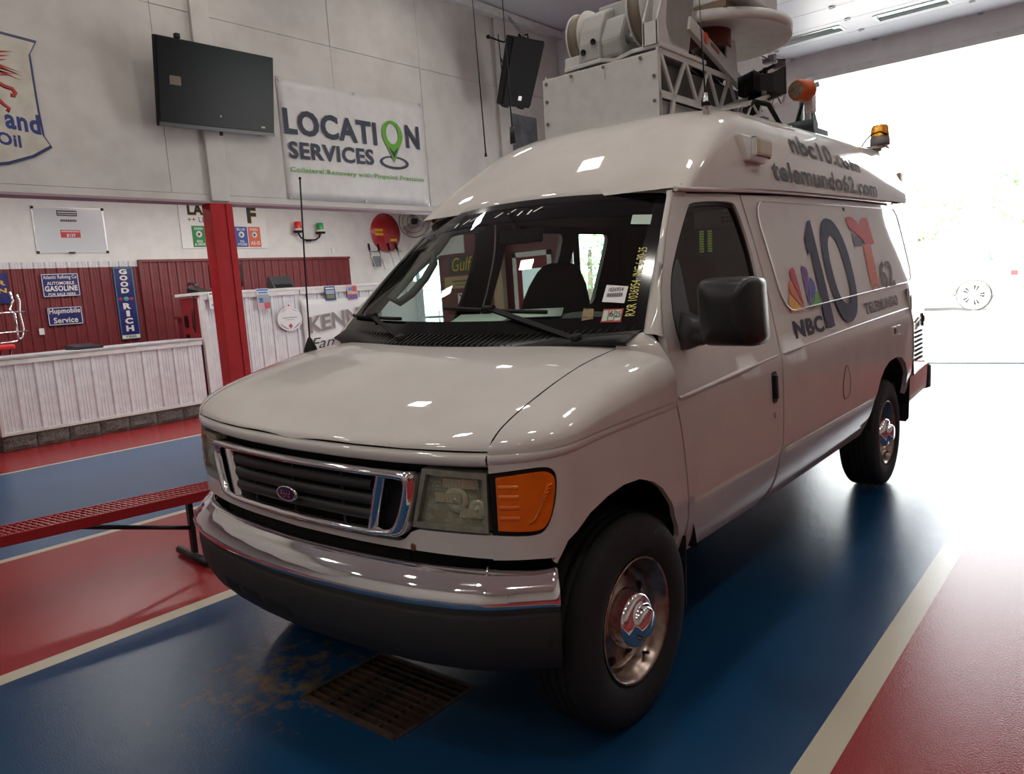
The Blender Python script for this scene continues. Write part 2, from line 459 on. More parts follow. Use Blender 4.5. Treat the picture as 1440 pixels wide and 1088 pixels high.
b = B(); b.box((-11, Y1-.03, 2.43), (-9.3, Y1-.001, 3.72)); b.make('trim_8', LOWW, kind='structure')
for x0, x1, zt_ in ((*OPX, OPZ), (*W2, 3.0)):
    b = B(); b.box((x0-.1, Y1-.03, 0), (x0, Y1+.24, zt_+.1)); b.box((x1, Y1-.03, 0), (x1+.1, Y1+.24, zt_+.1)); b.box((x0, Y1-.03, zt_-.02), (x1, Y1+.24, zt_+.09))
    b.make('trim_5', TRIMW, kind='structure')
b = B(); b.box((X0-14, Y1+.35, -.06), (X1+14, Y1+1.3, -.004)); b.make('trim_6', mat('apron_concrete', (.4, .39, .38), .85), kind='structure')
b = B(); b.add([(-60, Y1+1.3, -.01), (60, Y1+1.3, -.01), (60, 20, .27), (-60, 20, .27), (60, 90, .3), (-60, 90, .3)], [(0, 1, 2, 3), (3, 2, 4, 5)])
b.make('ground', CONC, kind='structure', fix=False)
b = B(); b.box((OPX[0], Y1+.2, -.01), (OPX[1], Y1+.36, .012)); b.make('trim_7', STEEL, kind='structure')

b = B()  # added transom, unseen above the raised door, for daylight behind its panes
for x0, x1, z0, z1 in ((-1.5, 2.08, 5.0, 5.05), (-1.5, 2.08, 5.57, 5.62), (-1.5, -1.45, 5.0, 5.62), (.37, .43, 5.0, 5.62), (2.03, 2.08, 5.0, 5.62)): b.box((x0, Y1+.05, z0), (x1, Y1+.12, z1))
wi = b.make('added_transom', TRIMW, kind='structure')
b = B(); b.box((-1.45, Y1+.08, 5.05), (2.05, Y1+.086, 5.57)); b.make('added_transom_pane', PANE, wi)

# corrugated siding: sheets of four ribs
def sheet(x, y0, z0, z1, wd=.9144, nx=1, ribs=4):
    """cross-section over y, facing +x (nx=1)"""
    pr = []; p = wd/ribs
    for k in range(ribs):
        a = y0+k*p
        pr += [(a, 0), (a+.012, .02), (a+.036, .02), (a+.048, 0)]
        for q in (.085, .125, .165): pr += [(a+q-.008, 0), (a+q, .005), (a+q+.008, 0)]
    pr.append((y0+wd, 0))
    b = B(); b.grid([[(x+nx*h, y, z) for y, h in pr] for z in (z0, z1)], sm=False)
    return b
# ------------------------------------------------------------------ the van
PAINT = mat('van_white_paint', (.60, .575, .545), .55, c2=(.57, .545, .51), ns=5, coat=1., spec=.15)
PAINT2 = mat('roof_gelcoat', (.60, .575, .54), .5, c2=(.57, .54, .50), ns=6, coat=.8, spec=.2)
GAP = mat('gap_dark', (.008, .008, .008), .9)
LINER = mat('cabin_dark', (.04, .047, .044), .85)
CABGREY = mat('cabin_grey_trim', (.10, .118, .11), .75)
FABRIC = mat('seat_fabric_grey', (.028, .032, .033), .9, bump=.2, bs=200)
WSG = glass('windshield_glass', (.74, .84, .78))
SIDEG = glass('door_glass', (.62, .70, .68))
FRIT = mat('glass_black_border', (.004, .004, .005), .12)
TINT = glass('sun_band_glass', (.16, .22, .34))
AMBER = mat('amber_lens', (.80, .15, .004), .22, c2=(.70, .115, .003), ns=25, nr=(.3, .7), coat=.8, spec=.3)
LENS = glass('headlamp_lens', (.86, .87, .80))
REFL = mat('lamp_reflector', (.66, .65, .57), .25, metal=.25, c2=(.40, .39, .33), ns=16, bump=.8, bs=26, stretch=(1, 1, 1.6))
REFL2 = mat('reflector_bright', (.85, .84, .75), .2, metal=.25)
AMB2 = mat('amber_bright', (.86, .18, .006), .25, coat=.6)
AMB3 = mat('amber_deep', (.72, .12, .003), .3, coat=.6)
LAMPG = mat('lamp_bezel', (.20, .20, .155), .35, c2=(.27, .27, .21), ns=30, coat=.6)
GRILB = mat('grille_black', (.018, .018, .019), .45)
VALB = mat('valance_grey_black', (.026, .025, .024), .62, bump=.25, bs=160)
SILVG = mat('wheel_grey', (.32, .29, .26), .35, metal=.8, c2=(.2, .13, .09), ns=25)

van = root('satellite_news_van', 'white high-roofed television news van with roof mast and dish on the blue lane', 'van', (0, 1.7, 0))
SH = .024
def vm(p):
    x, y, z = p
    if x < 0 and z > 1.25:      # the far side of the cab top is a touch narrower and set back
        k = min(1, (z-1.25)/.6); k = k*k*(3-2*k); y = y-x*.10*k*max(0, min(1, (3.5-y)/2)); x *= 1-.02*k
    return V((x+SH*(z-.75), y, z+SH*(1-x)))   # the body leans a little to the driver's side
wz = pchip([.40, .46, .52, .6, .68, .72, .85, 1.0, 1.12, 1.2, 1.3, 1.6, 1.92, 2.0], [.888, .922, .95, .975, .989, 1.001, 1.006, 1.004, .996, .979, .957, .888, .812, .796])
zc = pchip([-.67, -.58, -.48, -.2, .3, 1.336, 3.9, 4.6], [1.056, 1.058, 1.07, 1.094, 1.108, 1.156, 1.208, 1.215])
PX = [0, .3, .5, .57, .65, .75, .82, .88, .94, .975, 1.0, 1.006, 1.008]
PY = [-.67, -.656, -.632, -.619, -.602, -.576, -.551, -.52, -.475, -.43, -.36, -.25, 0.]
pw = pchip(PY, PX); pf = pchip(PX, PY)
zd = pchip([.6, 1.8, 4.5], [1.888, 1.938, 1.985])       # drip rail height
Am = pchip([-.67, -.66, -.63, -.585, -.5, -.3, 0, .1, .3], [0, .022, .036, .054, .085, .138, .2, .211, .225])
def Sx(y, z):
    x = wz(z)
    if y < 0: x *= pw(max(y, -.6699))/1.008
    if y > 3.4: x -= .016*((y-3.4)/1.2)**2
    if z > zc(y) and y > .35: x -= .006
    return x
def side(sg, d=0.):
    def f(y, z):
        x = Sx(y, z)+d
        if sg < 0 and z > 1.12:
            k = min(1, (z-1.12)/.75); k = k*k*(3-2*k); y += .26*k*max(0, min(1, (1.25-y)/.6))
        return vm((sg*x, y, z))
    return f
def dome(x, y):
    a = abs(x); wv = pw(y) if y < 0 else 1.008
    m = 3.0 if y < -.3 else 3.0+1.5*min(1, (y+.3)/.6)
    q = max(0., 1-(a/wv)**4)
    return zc(y)+Am(y)*q**(1/m)
# plan curve of the front, by arc length
PL = []
N_ = 160
for i in range(N_+1):
    t = i/N_
    if t < .6: x = .98*t/.6; PL.append((x, pf(x)))
    else: y = pf(.98)+(.42-pf(.98))*(t-.6)/.4; PL.append((pw(y) if y < 0 else 1.008, y))
SL = [0.]
for i in range(N_): SL.append(SL[-1]+math.hypot(PL[i+1][0]-PL[i][0], PL[i+1][1]-PL[i][1]))
def plan(s):
    s = min(max(s, 0), SL[-1]-1e-6); lo, hi = 0, N_
    while hi-lo > 1:
        k = (lo+hi)//2
        if SL[k] <= s: lo = k
        else: hi = k
    t = (s-SL[lo])/(SL[hi]-SL[lo]); a, c = PL[lo], PL[hi]
    return (a[0]+(c[0]-a[0])*t, a[1]+(c[1]-a[1])*t)
def s_x(x):
    for i in range(N_):
        if PL[i+1][0] >= x: return SL[i]+(SL[i+1]-SL[i])*(x-PL[i][0])/max(1e-9, PL[i+1][0]-PL[i][0])
def s_y(y):
    for i in range(N_):
        if PL[i+1][1] >= y: return SL[i]+(SL[i+1]-SL[i])*(y-PL[i][1])/max(1e-9, PL[i+1][1]-PL[i][1])
def wrap(sg, d=0.):
    def f(s, z):
        x, y = plan(s); k = wz(z)/1.008 if y > -.3 else 1-(1-wz(z)/1.008)*max(0, min(1, (y+.67)/.37))
        if d:
            x2, y2 = plan(s+.004); x1, y1 = plan(s-.004); L = math.hypot(x2-x1, y2-y1); x += d*(y2-y1)/L; y -= d*(x2-x1)/L
        return vm((sg*x*k, y, z))
    return f

doorF = [(.66, 1.883), (.52, 1.72), (.395, 1.544), (.335, 1.448), (.312, 1.377), (.305, 1.335), (.29, 1.22), (.288, 1.101), (.318, .982), (.36, .751), (.40, .64), (.43, .46)]
doorR = [(1.36, .46+.06), (1.365, .56), (1.355, .67), (1.35, .80), (1.35, .95), (1.355, 1.06), (1.38, 1.24), (1.385, 1.5), (1.36, 1.73), (1.33, 1.905)]
win = [(.80, 1.852), (1.22, 1.871), (1.268, 1.846), (1.312, 1.66), (1.308, 1.488), (1.29, 1.336), (1.27, 1.302), (1.2, 1.292), (.455, 1.268), (.42, 1.287), (.41, 1.401), (.455, 1.533), (.55, 1.64), (.75, 1.82)]
win_s = smooth_poly(win, 2)
farch = [(-.436, .72), (-.40, .785), (-.30, .846), (-.20, .874), (-.10, .887), (.0, .882), (.09, .852), (.16, .81), (.23, .74), (.275, .68), (.32, .62), (.345, .57)]
rarch = [(2.97, .45), (3.0, .60), (3.05, .73), (3.10, .80), (3.2, .86), (3.32, .893), (3.5, .902), (3.66, .882), (3.78, .83), (3.87, .74), (3.92, .64), (3.93, .58)]

for sg in (1, -1):
    # rear side skin, belt row doubled so the moulding line is sharp
    yr = sorted(set([1.36+.09*i for i in range(36)]))
    lower = [(p[0]+.012, p[1]) for p in doorR]
    out = [(1.372, .44)]+lower+[(2.2, zd(2.2)-.012), (3.2, zd(3.2)-.012), (4.1, zd(4.1)-.012), (4.46, zd(4.46)-.016), (4.5, 1.9), (4.53, 1.7), (4.545, 1.5), (4.55, 1.35), (4.06, 1.34), (4.04, 1.2), (4.0, .9), (3.975, .60)]+rarch[::-1]
    holes = []
    if sg < 0:
        holes = [roundrect(1.46, 2.08, 1.36, 1.86, .05), roundrect(2.24, 2.68, 1.36, 1.86, .05)]
    panel('side_panel', out, side(sg), [PAINT, LINER], van, .085, holes, .03, sg, inner=True)
    # belt moulding and lower crease: slim raised ribs that catch the light
    for nm, yy0, yy1, fz, hh, dd in (('belt_moulding', 1.40, 4.03, zc, .008, .0045), ('sill_moulding', 1.40, 2.9, lambda y: .70, .010, .003)):
        rows = []
        for i in range(40):
            y = yy0+(yy1-yy0)*i/39; z = fz(y)
            rows.append([side(sg, d_)(y, z+e) for d_, e in ((-.001, -hh), (dd, -hh*.4), (dd, hh*.2), (-.001, hh))])
        B().grid(rows).make(nm, PAINT, van)
    if sg > 0:
        rr = roundrect(1.44, 4.30, 1.34, 1.885, .12)
        rr = [(y+(1.885-z)*.16*(1 if y < 2 else 0)+.02, z+(y-1.5)*.02) for y, z in rr]
        panel('window_blank', rr, side(1, .005), PAINT, van, .085, (), .006, 1)
        b = B(); q = dens(rr, .05); b.tube([side(1, .006)(*p) for p in q], .004, 6, closed=True); b.make('blank_bead', PAINT, van)
    else:
        for k, h in enumerate(holes):
            panel('side_window', h, side(-1, -.01), SIDEG, van, .12, (), .004, -1, rim=False)
    # drip rail
    b = B(); b.tube([vm((sg*(wz(zd(y))+.006 if y < 4.3 else wz(zd(y))+.006), y, zd(y)+.004)) for y in [(.66 if sg > 0 else 1.02)+.15*i for i in range(24)]], .011, 6); b.make('drip_rail', PAINT, van)
    b = B(); b.grid([[vm((sg*(wz(zd(y))+.004), y, zd(y)-.012)), vm((sg*(wz(zd(y))-.02), y, zd(y)+.03))] for y in [(.76 if sg > 0 else 1.05)+.15*i for i in range(24)]]); b.make('rain_gutter', GAP, van)
    # door
    dpoly = [doorF[0]]+[(p[0]-.006, p[1]) for p in doorR[::-1][0:0]]
    dp = [(p[0]+.006, p[1]) for p in doorF]+[(1.24, .445), (1.30, .47)]+[(p[0]-.004, p[1]) for p in doorR[1:]]+[(.9, 1.897)]
    dp = doorF[:]
    dp = [(p[0]+.006, p[1]) for p in doorF]+[(1.22, .452), (1.29, .478), (1.335, .53)]+[(p[0]-.004, p[1]) for p in doorR[2:]]+[(.9, 1.897)]
    if sg < 0: win_s = [(.42+(p[0]-.42)*.86, p[1]) for p in win_s]
    door = panel('cab_door', dp, side(sg), [PAINT, LINER], van, .06, [win_s], .03, sg, inner=True)
    wc_ = sum(p[0] for p in win_s)/len(win_s)
    inn = [((p[0]-wc_)*.955+wc_, (p[1]-1.55)*.945+1.55) for p in win_s]
    panel('window_seal', win_s, side(sg, -.012), BLACK, door, .07, [inn], .02, sg)
    panel('window_glass', inn, side(sg, -.02), SIDEG, door, .12, (), .004, sg, rim=False)
    rows = []
    for i in range(20):
        y = .32+1.0*i/19; z = zc(y)
        rows.append([side(sg, d_)(y, z+e) for d_, e in ((-.001, -.008), (.0045, -.004), (.0045, .003), (-.001, .008))])
    B().grid(rows).make('door_moulding', PAINT, door)
    hd = roundrect(1.215, 1.275, .945, 1.09, .02)
    panel('door_handle', hd, side(sg, .004), BLACK, door, .05, (), .012, sg)
    b = B(); b.bar(side(sg, .012)(1.232, 1.075), side(sg, .012)(1.232, .965), .03, .018, (1, 0, 0)); b.make('handle_lever', BLACK, door, bevel=.005)
    b = B(); c = side(sg, .002)(1.245, .89); b.cyl(c, c+V((sg*.006, 0, 0)), .014); b.make('door_lock', STEEL, door)
    b = B(); c = side(sg, .0)(.62, 1.30)
    # fender: wrap-round lower part with wheel arch and turn-signal notch, then the shoulder
    sA = s_x(.817)
    lamp = [(sA, .815), (s_x(.93), .812), (s_x(.955), .83), (s_y(-.435), .90), (s_y(-.425), .985), (s_y(-.435), 1.012), (s_x(.955), 1.024), (s_x(.9), 1.018), (sA, 1.006)]
    lampS = [lamp[0]]+smooth_poly(lamp, 2, (0, 8))[1:-1]+[lamp[-1]]
    def fy(y): return s_y(y)
    arc = [(fy(y), z) for y, z in farch]
    fo = [(sA, .738), (s_x(.93), .742), (s_x(.97), .74), (fy(-.445), .728)]+arc+[(fy(.335), .50), (fy(.395), .47)]
    fo += [(fy(p[0]-.004), p[1]) for p in doorF[::-1][1:] if p[1] < 1.1]+[(fy(.284), 1.1)]
    ncr = 14
    for i in range(1, ncr+1):
        s = fy(.284)+(sA-fy(.284))*i/ncr
        fo.append((s, zc(plan(s)[1])-.001))
    fo += lampS[::-1]
    fend = panel('front_fender', fo, wrap(sg), [PAINT, LINER], van, .04, (), .02, sg, inner=True)
    rows = []
    K = [0, .003, .012, .03, .06, .1, .16, .24, .34, .46, .6, .74, .87, 1.0]
    for i in range(41):
        t = i/40; s = sA+(fy(.284)-sA)*t; bx, by = plan(s)
        yq = -.53+(.25+.53)*t**1.2
        if yq > by+.15: pass
        sx = .825-.0*t if yq < -.4 else .825-.018*(yq+.4)/.6
        rows.append([(lambda x, y: vm((sg*x, y, (dome(x, y) if k else zc(y)))))(bx*(.9995-k*0)+(sx-bx)*k, by+(yq-by)*k) for k in K])
    rows = [[r[0]]+r[1:] for r in rows]
    o = B().grid(rows).make('fender_top', PAINT, fend)
    # lip along the crease
    rows = []
    for i in range(41):
        s = sA+(fy(.284)-sA)*i/40; z = zc(plan(s)[1])
        rows.append([wrap(sg, d_)(s, z+e) for d_, e in ((-.001, -.03), (.0045, -.022), (.0045, -.004), (-.004, .006))])
    B().grid(rows).make('fender_lip', PAINT, fend)
    # turn signal
    ln = smooth_poly([(sA+.004, .82), (s_x(.93), .816), (s_x(.955), .834), (s_y(-.44), .90), (s_y(-.43), .985), (s_y(-.44), 1.006), (s_x(.955), 1.018), (s_x(.9), 1.012), (sA+.004, 1.0)], 2, (0, 8))
    ts = panel('turn_signal', lampS, wrap(sg, -.004), BLACK, van, .04, (), .02, sg)
    cxs = sum(p[0] for p in ln)/len(ln); czs = sum(p[1] for p in ln)/len(ln)
    ln2 = [(cxs+(p[0]-cxs)*.9+.003, czs+(p[1]-czs)*.9) for p in ln]
    panel('amber_lens', ln2, wrap(sg, .004), AMBER, ts, .03, (), .008, sg)
    for z0 in (.862, .895, .928, .958):
        b = B(); b.grid([[wrap(sg, d_)(sA+.028+.06*q/8, z0+e) for q in range(9)] for e, d_ in ((0, .004), (.004, .0062), (.011, .0062), (.014, .004))]); b.make('lens_rib', AMB3 if z0 < .9 else AMB2, ts)
    for k in range(9):
        a = k*.16; p0_ = (s_x(.915)+.006*k, .852+.011*k); b = B(); b.tube([wrap(sg, .005)(p0_[0], p0_[1]), wrap(sg, .006)(p0_[0]+.016, p0_[1]+.012+.002*k), wrap(sg, .005)(p0_[0]+.028, p0_[1]+.03)], .0032, 5); b.make('lens_facet', AMB2, ts)
    # headlamp
    hp = [(s_x(.55), .82), (s_x(.808), .822), (s_x(.811), 1.006), (s_x(.60), 1.012)]
    hl = panel('headlamp', hp, wrap(sg, .004), LAMPG, van, .04, [[(s_x(.568), .838), (s_x(.797), .84), (s_x(.799), .988), (s_x(.612), .994)]], .03, sg)
    panel('headlamp_lens', [(s_x(.568), .838), (s_x(.797), .84), (s_x(.799), .988), (s_x(.612), .994)], wrap(sg, .002), LENS, hl, .06, (), .01, sg, rim=False)
    panel('reflector', hp, wrap(sg, -.022), REFL, hl, .03, (), .02, sg)
    b = B()
    for x, z, r in ((.70, .915, .042), (.77, .89, .03)):
        c = wrap(sg, -.02)(s_x(x), z); nrm_ = V((sg*.25, -1, 0)).normalized()
        b.lathe([(r, .0), (r*.9, .008), (r*.5, .002), (.008, .0), (.007, .012), (0, .014)], c, nrm_, 20)
    b.make('bulb_bowl', REFL2, hl)
    for x0, x1, z0, z1 in ((.66, .78, .952, .982), (.63, .72, .905, .935), (.71, .79, .862, .892)):
        b = B(); nf = 16
        b.grid([[wrap(sg, d_)(s_x(x0+(x1-x0)*q/(2*nf)), z) for q in range(2*nf+1) for d_ in ((-.014, -.010)[q % 2],)] for z in (z0, z1)], sm=False); b.make('reflector_flutes', REFL2, hl)
    b = B()
    for j in range(34): x = .625+.17*j/34; b.tube([wrap(sg, .003)(s_x(x), z) for z in (.85, .98)], .0008, 4)
    b.make('lens_flutes', LENS, hl)

# fascia below the lamps and grille, hood lip, hood
FX = .817
fo = []
for i in range(25): fo.append((-FX+2*FX*i/24, .742))
top = [(FX, .815), (.57, .812), (.54, .80), (.515, .775), (.49, .765), (.0, .762), (-.49, .765), (-.515, .775), (-.54, .80), (-.57, .812), (-FX, .815)]
def front(d=0.):
    def f(x, z):
        a = min(abs(x), 1.0); return vm((x, pf(a)-d, z))
    return f
fas = panel('front_fascia', fo+top, front(), PAINT, van, .05, (), .03, 1)
b = B(); b.box((-.5, -.60, .60), (.5, -.5, 1.0)); b.map(vm); b.make('radiator_support', GAP, van)
fr = [front(-.05)(-.79+1.58*i/20, .78) for i in range(21)]; f2 = [front(-.05)(-.79+1.58*i/20, 1.03) for i in range(21)]
B().grid([fr, f2]).make('front_backing', GAP, van)
c = front(.002)(.545, .752); b = B(); b.ball(c, .011, 10, 6, sc=(1, .3, 1.2)); b.make('rust_spot', mat('rust', (.14, .05, .015), .8), fas)
# hood
def hood_pt(a, t):
    """a -1..1 across, t 0..1 front to back"""
    sxf = .817; yf = lambda x: pf(min(abs(x), .999))+.0015
    k = t**1.7
    yr = .25-.19*(1-abs(a)**2.2)
    x0 = a*sxf; y = yf(x0)+(yr-yf(x0))*k
    sx = .819 if y < -.4 else .819-.018*(y+.4)/.6
    x = a*sx
    return vm((x, y, dome(x, y)))
AA = [-1+2*i/48 for i in range(49)]; TT = [0, .012, .03, .055, .085, .12, .16, .2, .25, .3, .36, .42, .48, .55, .62, .7, .78, .86, .93, 1]
hood = B().grid([[hood_pt(a, t) for a in AA] for t in TT]).make('hood', PAINT, van)
# pressed lip along the hood's leading edge
rows = []
for i in range(61):
    x = -.815+1.63*i/60; z = zc(pf(abs(x)))
    rows.append([front(d)(x, z+e) for d, e in ((-.03, -.024), (.0, -.034), (.008, -.026), (.009, -.010), (.005, .0), (-.006, .008))])
B().grid(rows).make('hood_lip', PAINT, hood)
b = B(); b.grid([[hood_pt(a, t)-V((0, 0, .02)) for a in (-1.03, -.5, 0, .5, 1.03)] for t in (.0, .1, .3, .6, 1)]); b.make('hood_liner', GAP, hood)
for a in (-.62, .0): pass
# creases pressed in the hood
# grille
go_ = smooth_poly([(-.545, 1.002), (0, 1.002), (.545, 1.002), (.578, .996), (.568, .92), (.532, .812), (.51, .786), (.47, .776), (0, .776), (-.47, .776), (-.51, .786), (-.532, .812), (-.568, .92), (-.578, .996)], 2)
gi_ = smooth_poly([(-.53, .972), (0, .972), (.53, .972), (.538, .945), (.496, .83), (.47, .808), (.43, .803), (0, .803), (-.43, .803), (-.47, .808), (-.496, .83), (-.538, .945), (-.538, .95), (-.536, .965)][:12]+[(-.538, .95), (-.536, .968)], 2)
def densx(pg, k=3): return [(pg[i][0]+(pg[(i+1) % len(pg)][0]-pg[i][0])*q/k, pg[i][1]+(pg[(i+1) % len(pg)][1]-pg[i][1])*q/k) for i in range(len(pg)) for q in range(k)]
go_, gi_ = densx(go_, 4), densx(gi_, 4)
rows = []
for t, d in ((0, -.02), (0, .012), (.12, .024), (.35, .032), (.6, .030), (.85, .020), (1, .006), (1, -.03)):
    rows.append([front(d)(a[0]+(c[0]-a[0])*t, a[1]+(c[1]-a[1])*t) for a, c in zip(go_, gi_)])
gr = B().grid(rows, closed=True).make('grille_surround', CHROME, van)
for sg in (1, -1):
    b = B(); b.grid([[front(d)(sg*(x+o_), z) for d, o_ in ((.0, -.013), (.024, -.007), (.024, .007), (.0, .013))] for x, z in ((.445, .978), (.43, .93), (.41, .86), (.395, .80))]); b.make('grille_upright', CHROME, gr)
for z in (.94, .89, .84):
    b = B(); n = 24
    b.grid([[front(d)(-.40+.8*i/n, z+e) for d, e in ((-.01, -.018), (.010, -.014), (.014, .0), (.008, .016), (-.01, .02))] for i in range(n+1)]); b.make('grille_bar', GRILB, gr)
for x in (-.26, 0, .26):
    b = B(); b.grid([[front(.004)(x+o_, z) for o_ in (-.006, .006)] for z in (.985, .80)]); b.make('grille_rib', GRILB, gr)
c = front(.03)(.005, .872)
em = B(); em.lathe([(0, 0), (.056, 0), (.060, .004), (.058, .010), (.050, .011), (.047, .008), (0, .010)], (0, 0, 0), (0, -1, 0), 36)
em.map(lambda p: V((c[0]+p[0], c[1]+p[1], c[2]+p[2]*.46))); em = em.make('grille_emblem', CHROME, gr)
eb = B(); eb.lathe([(0, .0115), (.049, .0105)], (0, 0, 0), (0, -1, 0), 36); eb.map(lambda p: V((c[0]+p[0], c[1]+p[1], c[2]+p[2]*.46)))
eb.make('emblem_field', mat('emblem_blue', (.02, .03, .09), .25), em.parent)
text('emblem_lettering', 'Ford', em.parent, CHROME, c+V((0, -.0125, 0)), (1, 0, 0), (0, 0, 1), .062, .026, .001, .006, shear=.35)
# bumper: chrome bar in profile swept along its own bowed plan
bp = [(0, -.765), (.2, -.758), (.4, -.738), (.6, -.703), (.74, -.66), (.825, -.62), (.85, -.602), (.89, -.57), (.94, -.525), (1.0, -.472)]
bx = []
for i in range(len(bp)-1):
    for k in range(4): bx.append((bp[i][0]+(bp[i+1][0]-bp[i][0])*k/4, bp[i][1]+(bp[i+1][1]-bp[i][1])*k/4))
bx.append(bp[-1]); full = [(-x, y) for x, y in bx[::-1][:-1]]+bx
def sweep(prof, ins=0., pl=full):
    rows = []
    for i, (x, y) in enumerate(pl):
        a = pl[max(i-1, 0)]; c_ = pl[min(i+1, len(pl)-1)]; t = V((c_[0]-a[0], c_[1]-a[1], 0)).normalized(); n = V((t.y, -t.x, 0))
        rows.append([vm((x+n.x*d, y+n.y*d, z)) for d, z in prof])
    return rows
bum = B().grid(sweep([(-.085, .695), (-.085, .708), (-.075, .712), (-.055, .704), (-.04, .695), (-.03, .688), (-.012, .672), (.0, .655), (.008, .635), (.011, .622), (.009, .612), (.0, .603), (-.008, .592), (-.016, .578), (-.03, .572), (-.08, .572)])).make('front_bumper', CHROME, van)
bum.modifiers.new('solid', 'SOLIDIFY').thickness = .006
b = B().grid(sweep([(-.012, .585), (-.006, .57), (-.006, .53), (-.012, .47), (-.03, .42), (-.05, .388), (-.08, .372), (-.16, .375), (-.2, .42)]))
val = b.make('bumper_valance', VALB, van)
val.modifiers.new('solid', 'SOLIDIFY').thickness = .01
def bpy_(x):
    for i in range(len(full)-1):
        if full[i][0] <= x <= full[i+1][0]: return full[i][1]+(full[i+1][1]-full[i][1])*(x-full[i][0])/(full[i+1][0]-full[i][0])
for x0, x1 in ((-.46, -.34), (-.30, -.18), (-.14, .02)):
    b = B(); b.grid([[vm((x, bpy_(x)+.010, .474)), vm((x+.008, bpy_(x)+.018, .440))] for x in [x0+(x1-x0)*i/5 for i in range(6)]]); b.make('valance_slot', GAP, val)
b = B().grid(sweep([(-.12, .67), (-.12, .75)], pl=[(x*.95, y) for x, y in full if abs(x) < .93])).make('bumper_gap', GAP, van)
# cowl, windshield, pillars
def ws(u, v, d=0.):
    """u -1..1 across, v 0 bottom..1 top"""
    a = abs(u); zb = 1.352-.002; 
    xb, xt = .872, .745
    x = u*(xb+(xt-xb)*v)
    yb = .14+.155*a**2.3; yt = .69+.095*a**2.3
    zb = 1.335+.022*a**2; zt = 1.928-.036*a**2.2
    y = yb+(yt-yb)*v; z = zb+(zt-zb)*v
    bow = .035*math.sin(PI*v)*(1-a**2*.3); y -= bow*.7; z += bow*.7
    return vm((x, y-d*.7, z+d*.7))
def wsd(d): return lambda u, v: ws(u, v, d)
wsh = panel('windshield', [(-.97, .07), (.97, .07), (.97, .965), (-.97, .965)], wsd(.0), WSG, van, .06, (), .004, 1, rim=False)
ring = smooth_poly([(-1, -.02), (1, -.02), (1, 1), (-1, 1)], 3)
ring = roundrect(-1, 1, -.02, 1, .06, 5)
panel('glass_border', ring, wsd(.003), FRIT, wsh, .06, [roundrect(-.93, .93, .10, .94, .09, 5)], .01, 1)
panel('sun_band', [(-.93, .82), (.93, .80), (.92, .945), (-.92, .945)], wsd(.0035), TINT, wsh, .1, (), .001, 1, rim=False)
cow = B().grid([[vm((x_, y_, z_)) for x_, y_, z_ in ((a*.83, .245-.19*(1-abs(a)**2.2), dome(a*.83, .245-.19*(1-abs(a)**2.2))-.006), (a*.845, .2-.12*(1-abs(a)**2), 1.322+.004*a*a), (a*.872, .17+.155*abs(a)**2.3, 1.352+.022*a*a))] for a in [-1+2*i/30 for i in range(31)]]).make('cowl', SATBLK, van)
for i in range(56):
    a = -.95+1.9*i/55; y0 = .245-.19*(1-abs(a)**2.2)
    b = B(); p = vm((a*.835, y0+.01, 1.318-.012*abs(a))); q = vm((a*.87+.01, .155+.155*abs(a)**2.3, 1.353+.022*a*a)); b.bar(p, q, .009, .008)
    b.make('cowl_slat', BLACK, cow)
for sg in (1, -1):
    rows = []
    for i in range(21):
        v = i/20; p = ws(sg*1.0, -.02+1.02*v, .004)
        zz = 1.335+(1.893-1.335)*v; yy = None
        for j in range(len(doorF)-1):
            if doorF[j][1] >= zz >= doorF[j+1][1]:
                t = (zz-doorF[j+1][1])/(doorF[j][1]-doorF[j+1][1]); yy = doorF[j+1][0]+(doorF[j][0]-doorF[j+1][0])*t
        if yy is None: yy = doorF[0][0]
        q = side(sg)(yy-.004, zz); m_ = (p+q)/2+V((sg*.012, -.012, .004))
        rows.append([p-V((sg*.0, -.02, .02)), p, p*.75+m_*.25+V((sg*.002, -.004, .001)), m_, m_*.3+q*.7+V((sg*.003, -.002, 0)), q, q-V((sg*.03, -.01, 0))])
    B().grid(rows).make('windshield_pillar', PAINT, van)
    # corner between fender top and pillar foot
    rows = []
    for i in range(13):
        t = i/12; u = .905+.115*t; top_ = ws(sg*u, -.03+.02*t, .006)
        bx_ = .80+.195*t; by_ = .205+.085*t; bot = vm((sg*bx_, by_, dome(bx_, by_)-.004))
        rows.append([top_+V((0, .03, -.02)), top_]+[top_.lerp(bot, k)+V((sg*.006, -.006, .010))*math.sin(PI*k) for k in (.15, .3, .5, .7, .85, 1)])
    B().grid(rows).make('pillar_foot', PAINT, van)
rows = [[ws(-1+2*i/24, v, d) for v, d in ((.985, -.01), (1.0, .004), (1.05, .006))] for i in range(25)]
B().grid(rows).make('windshield_header', PAINT, van)
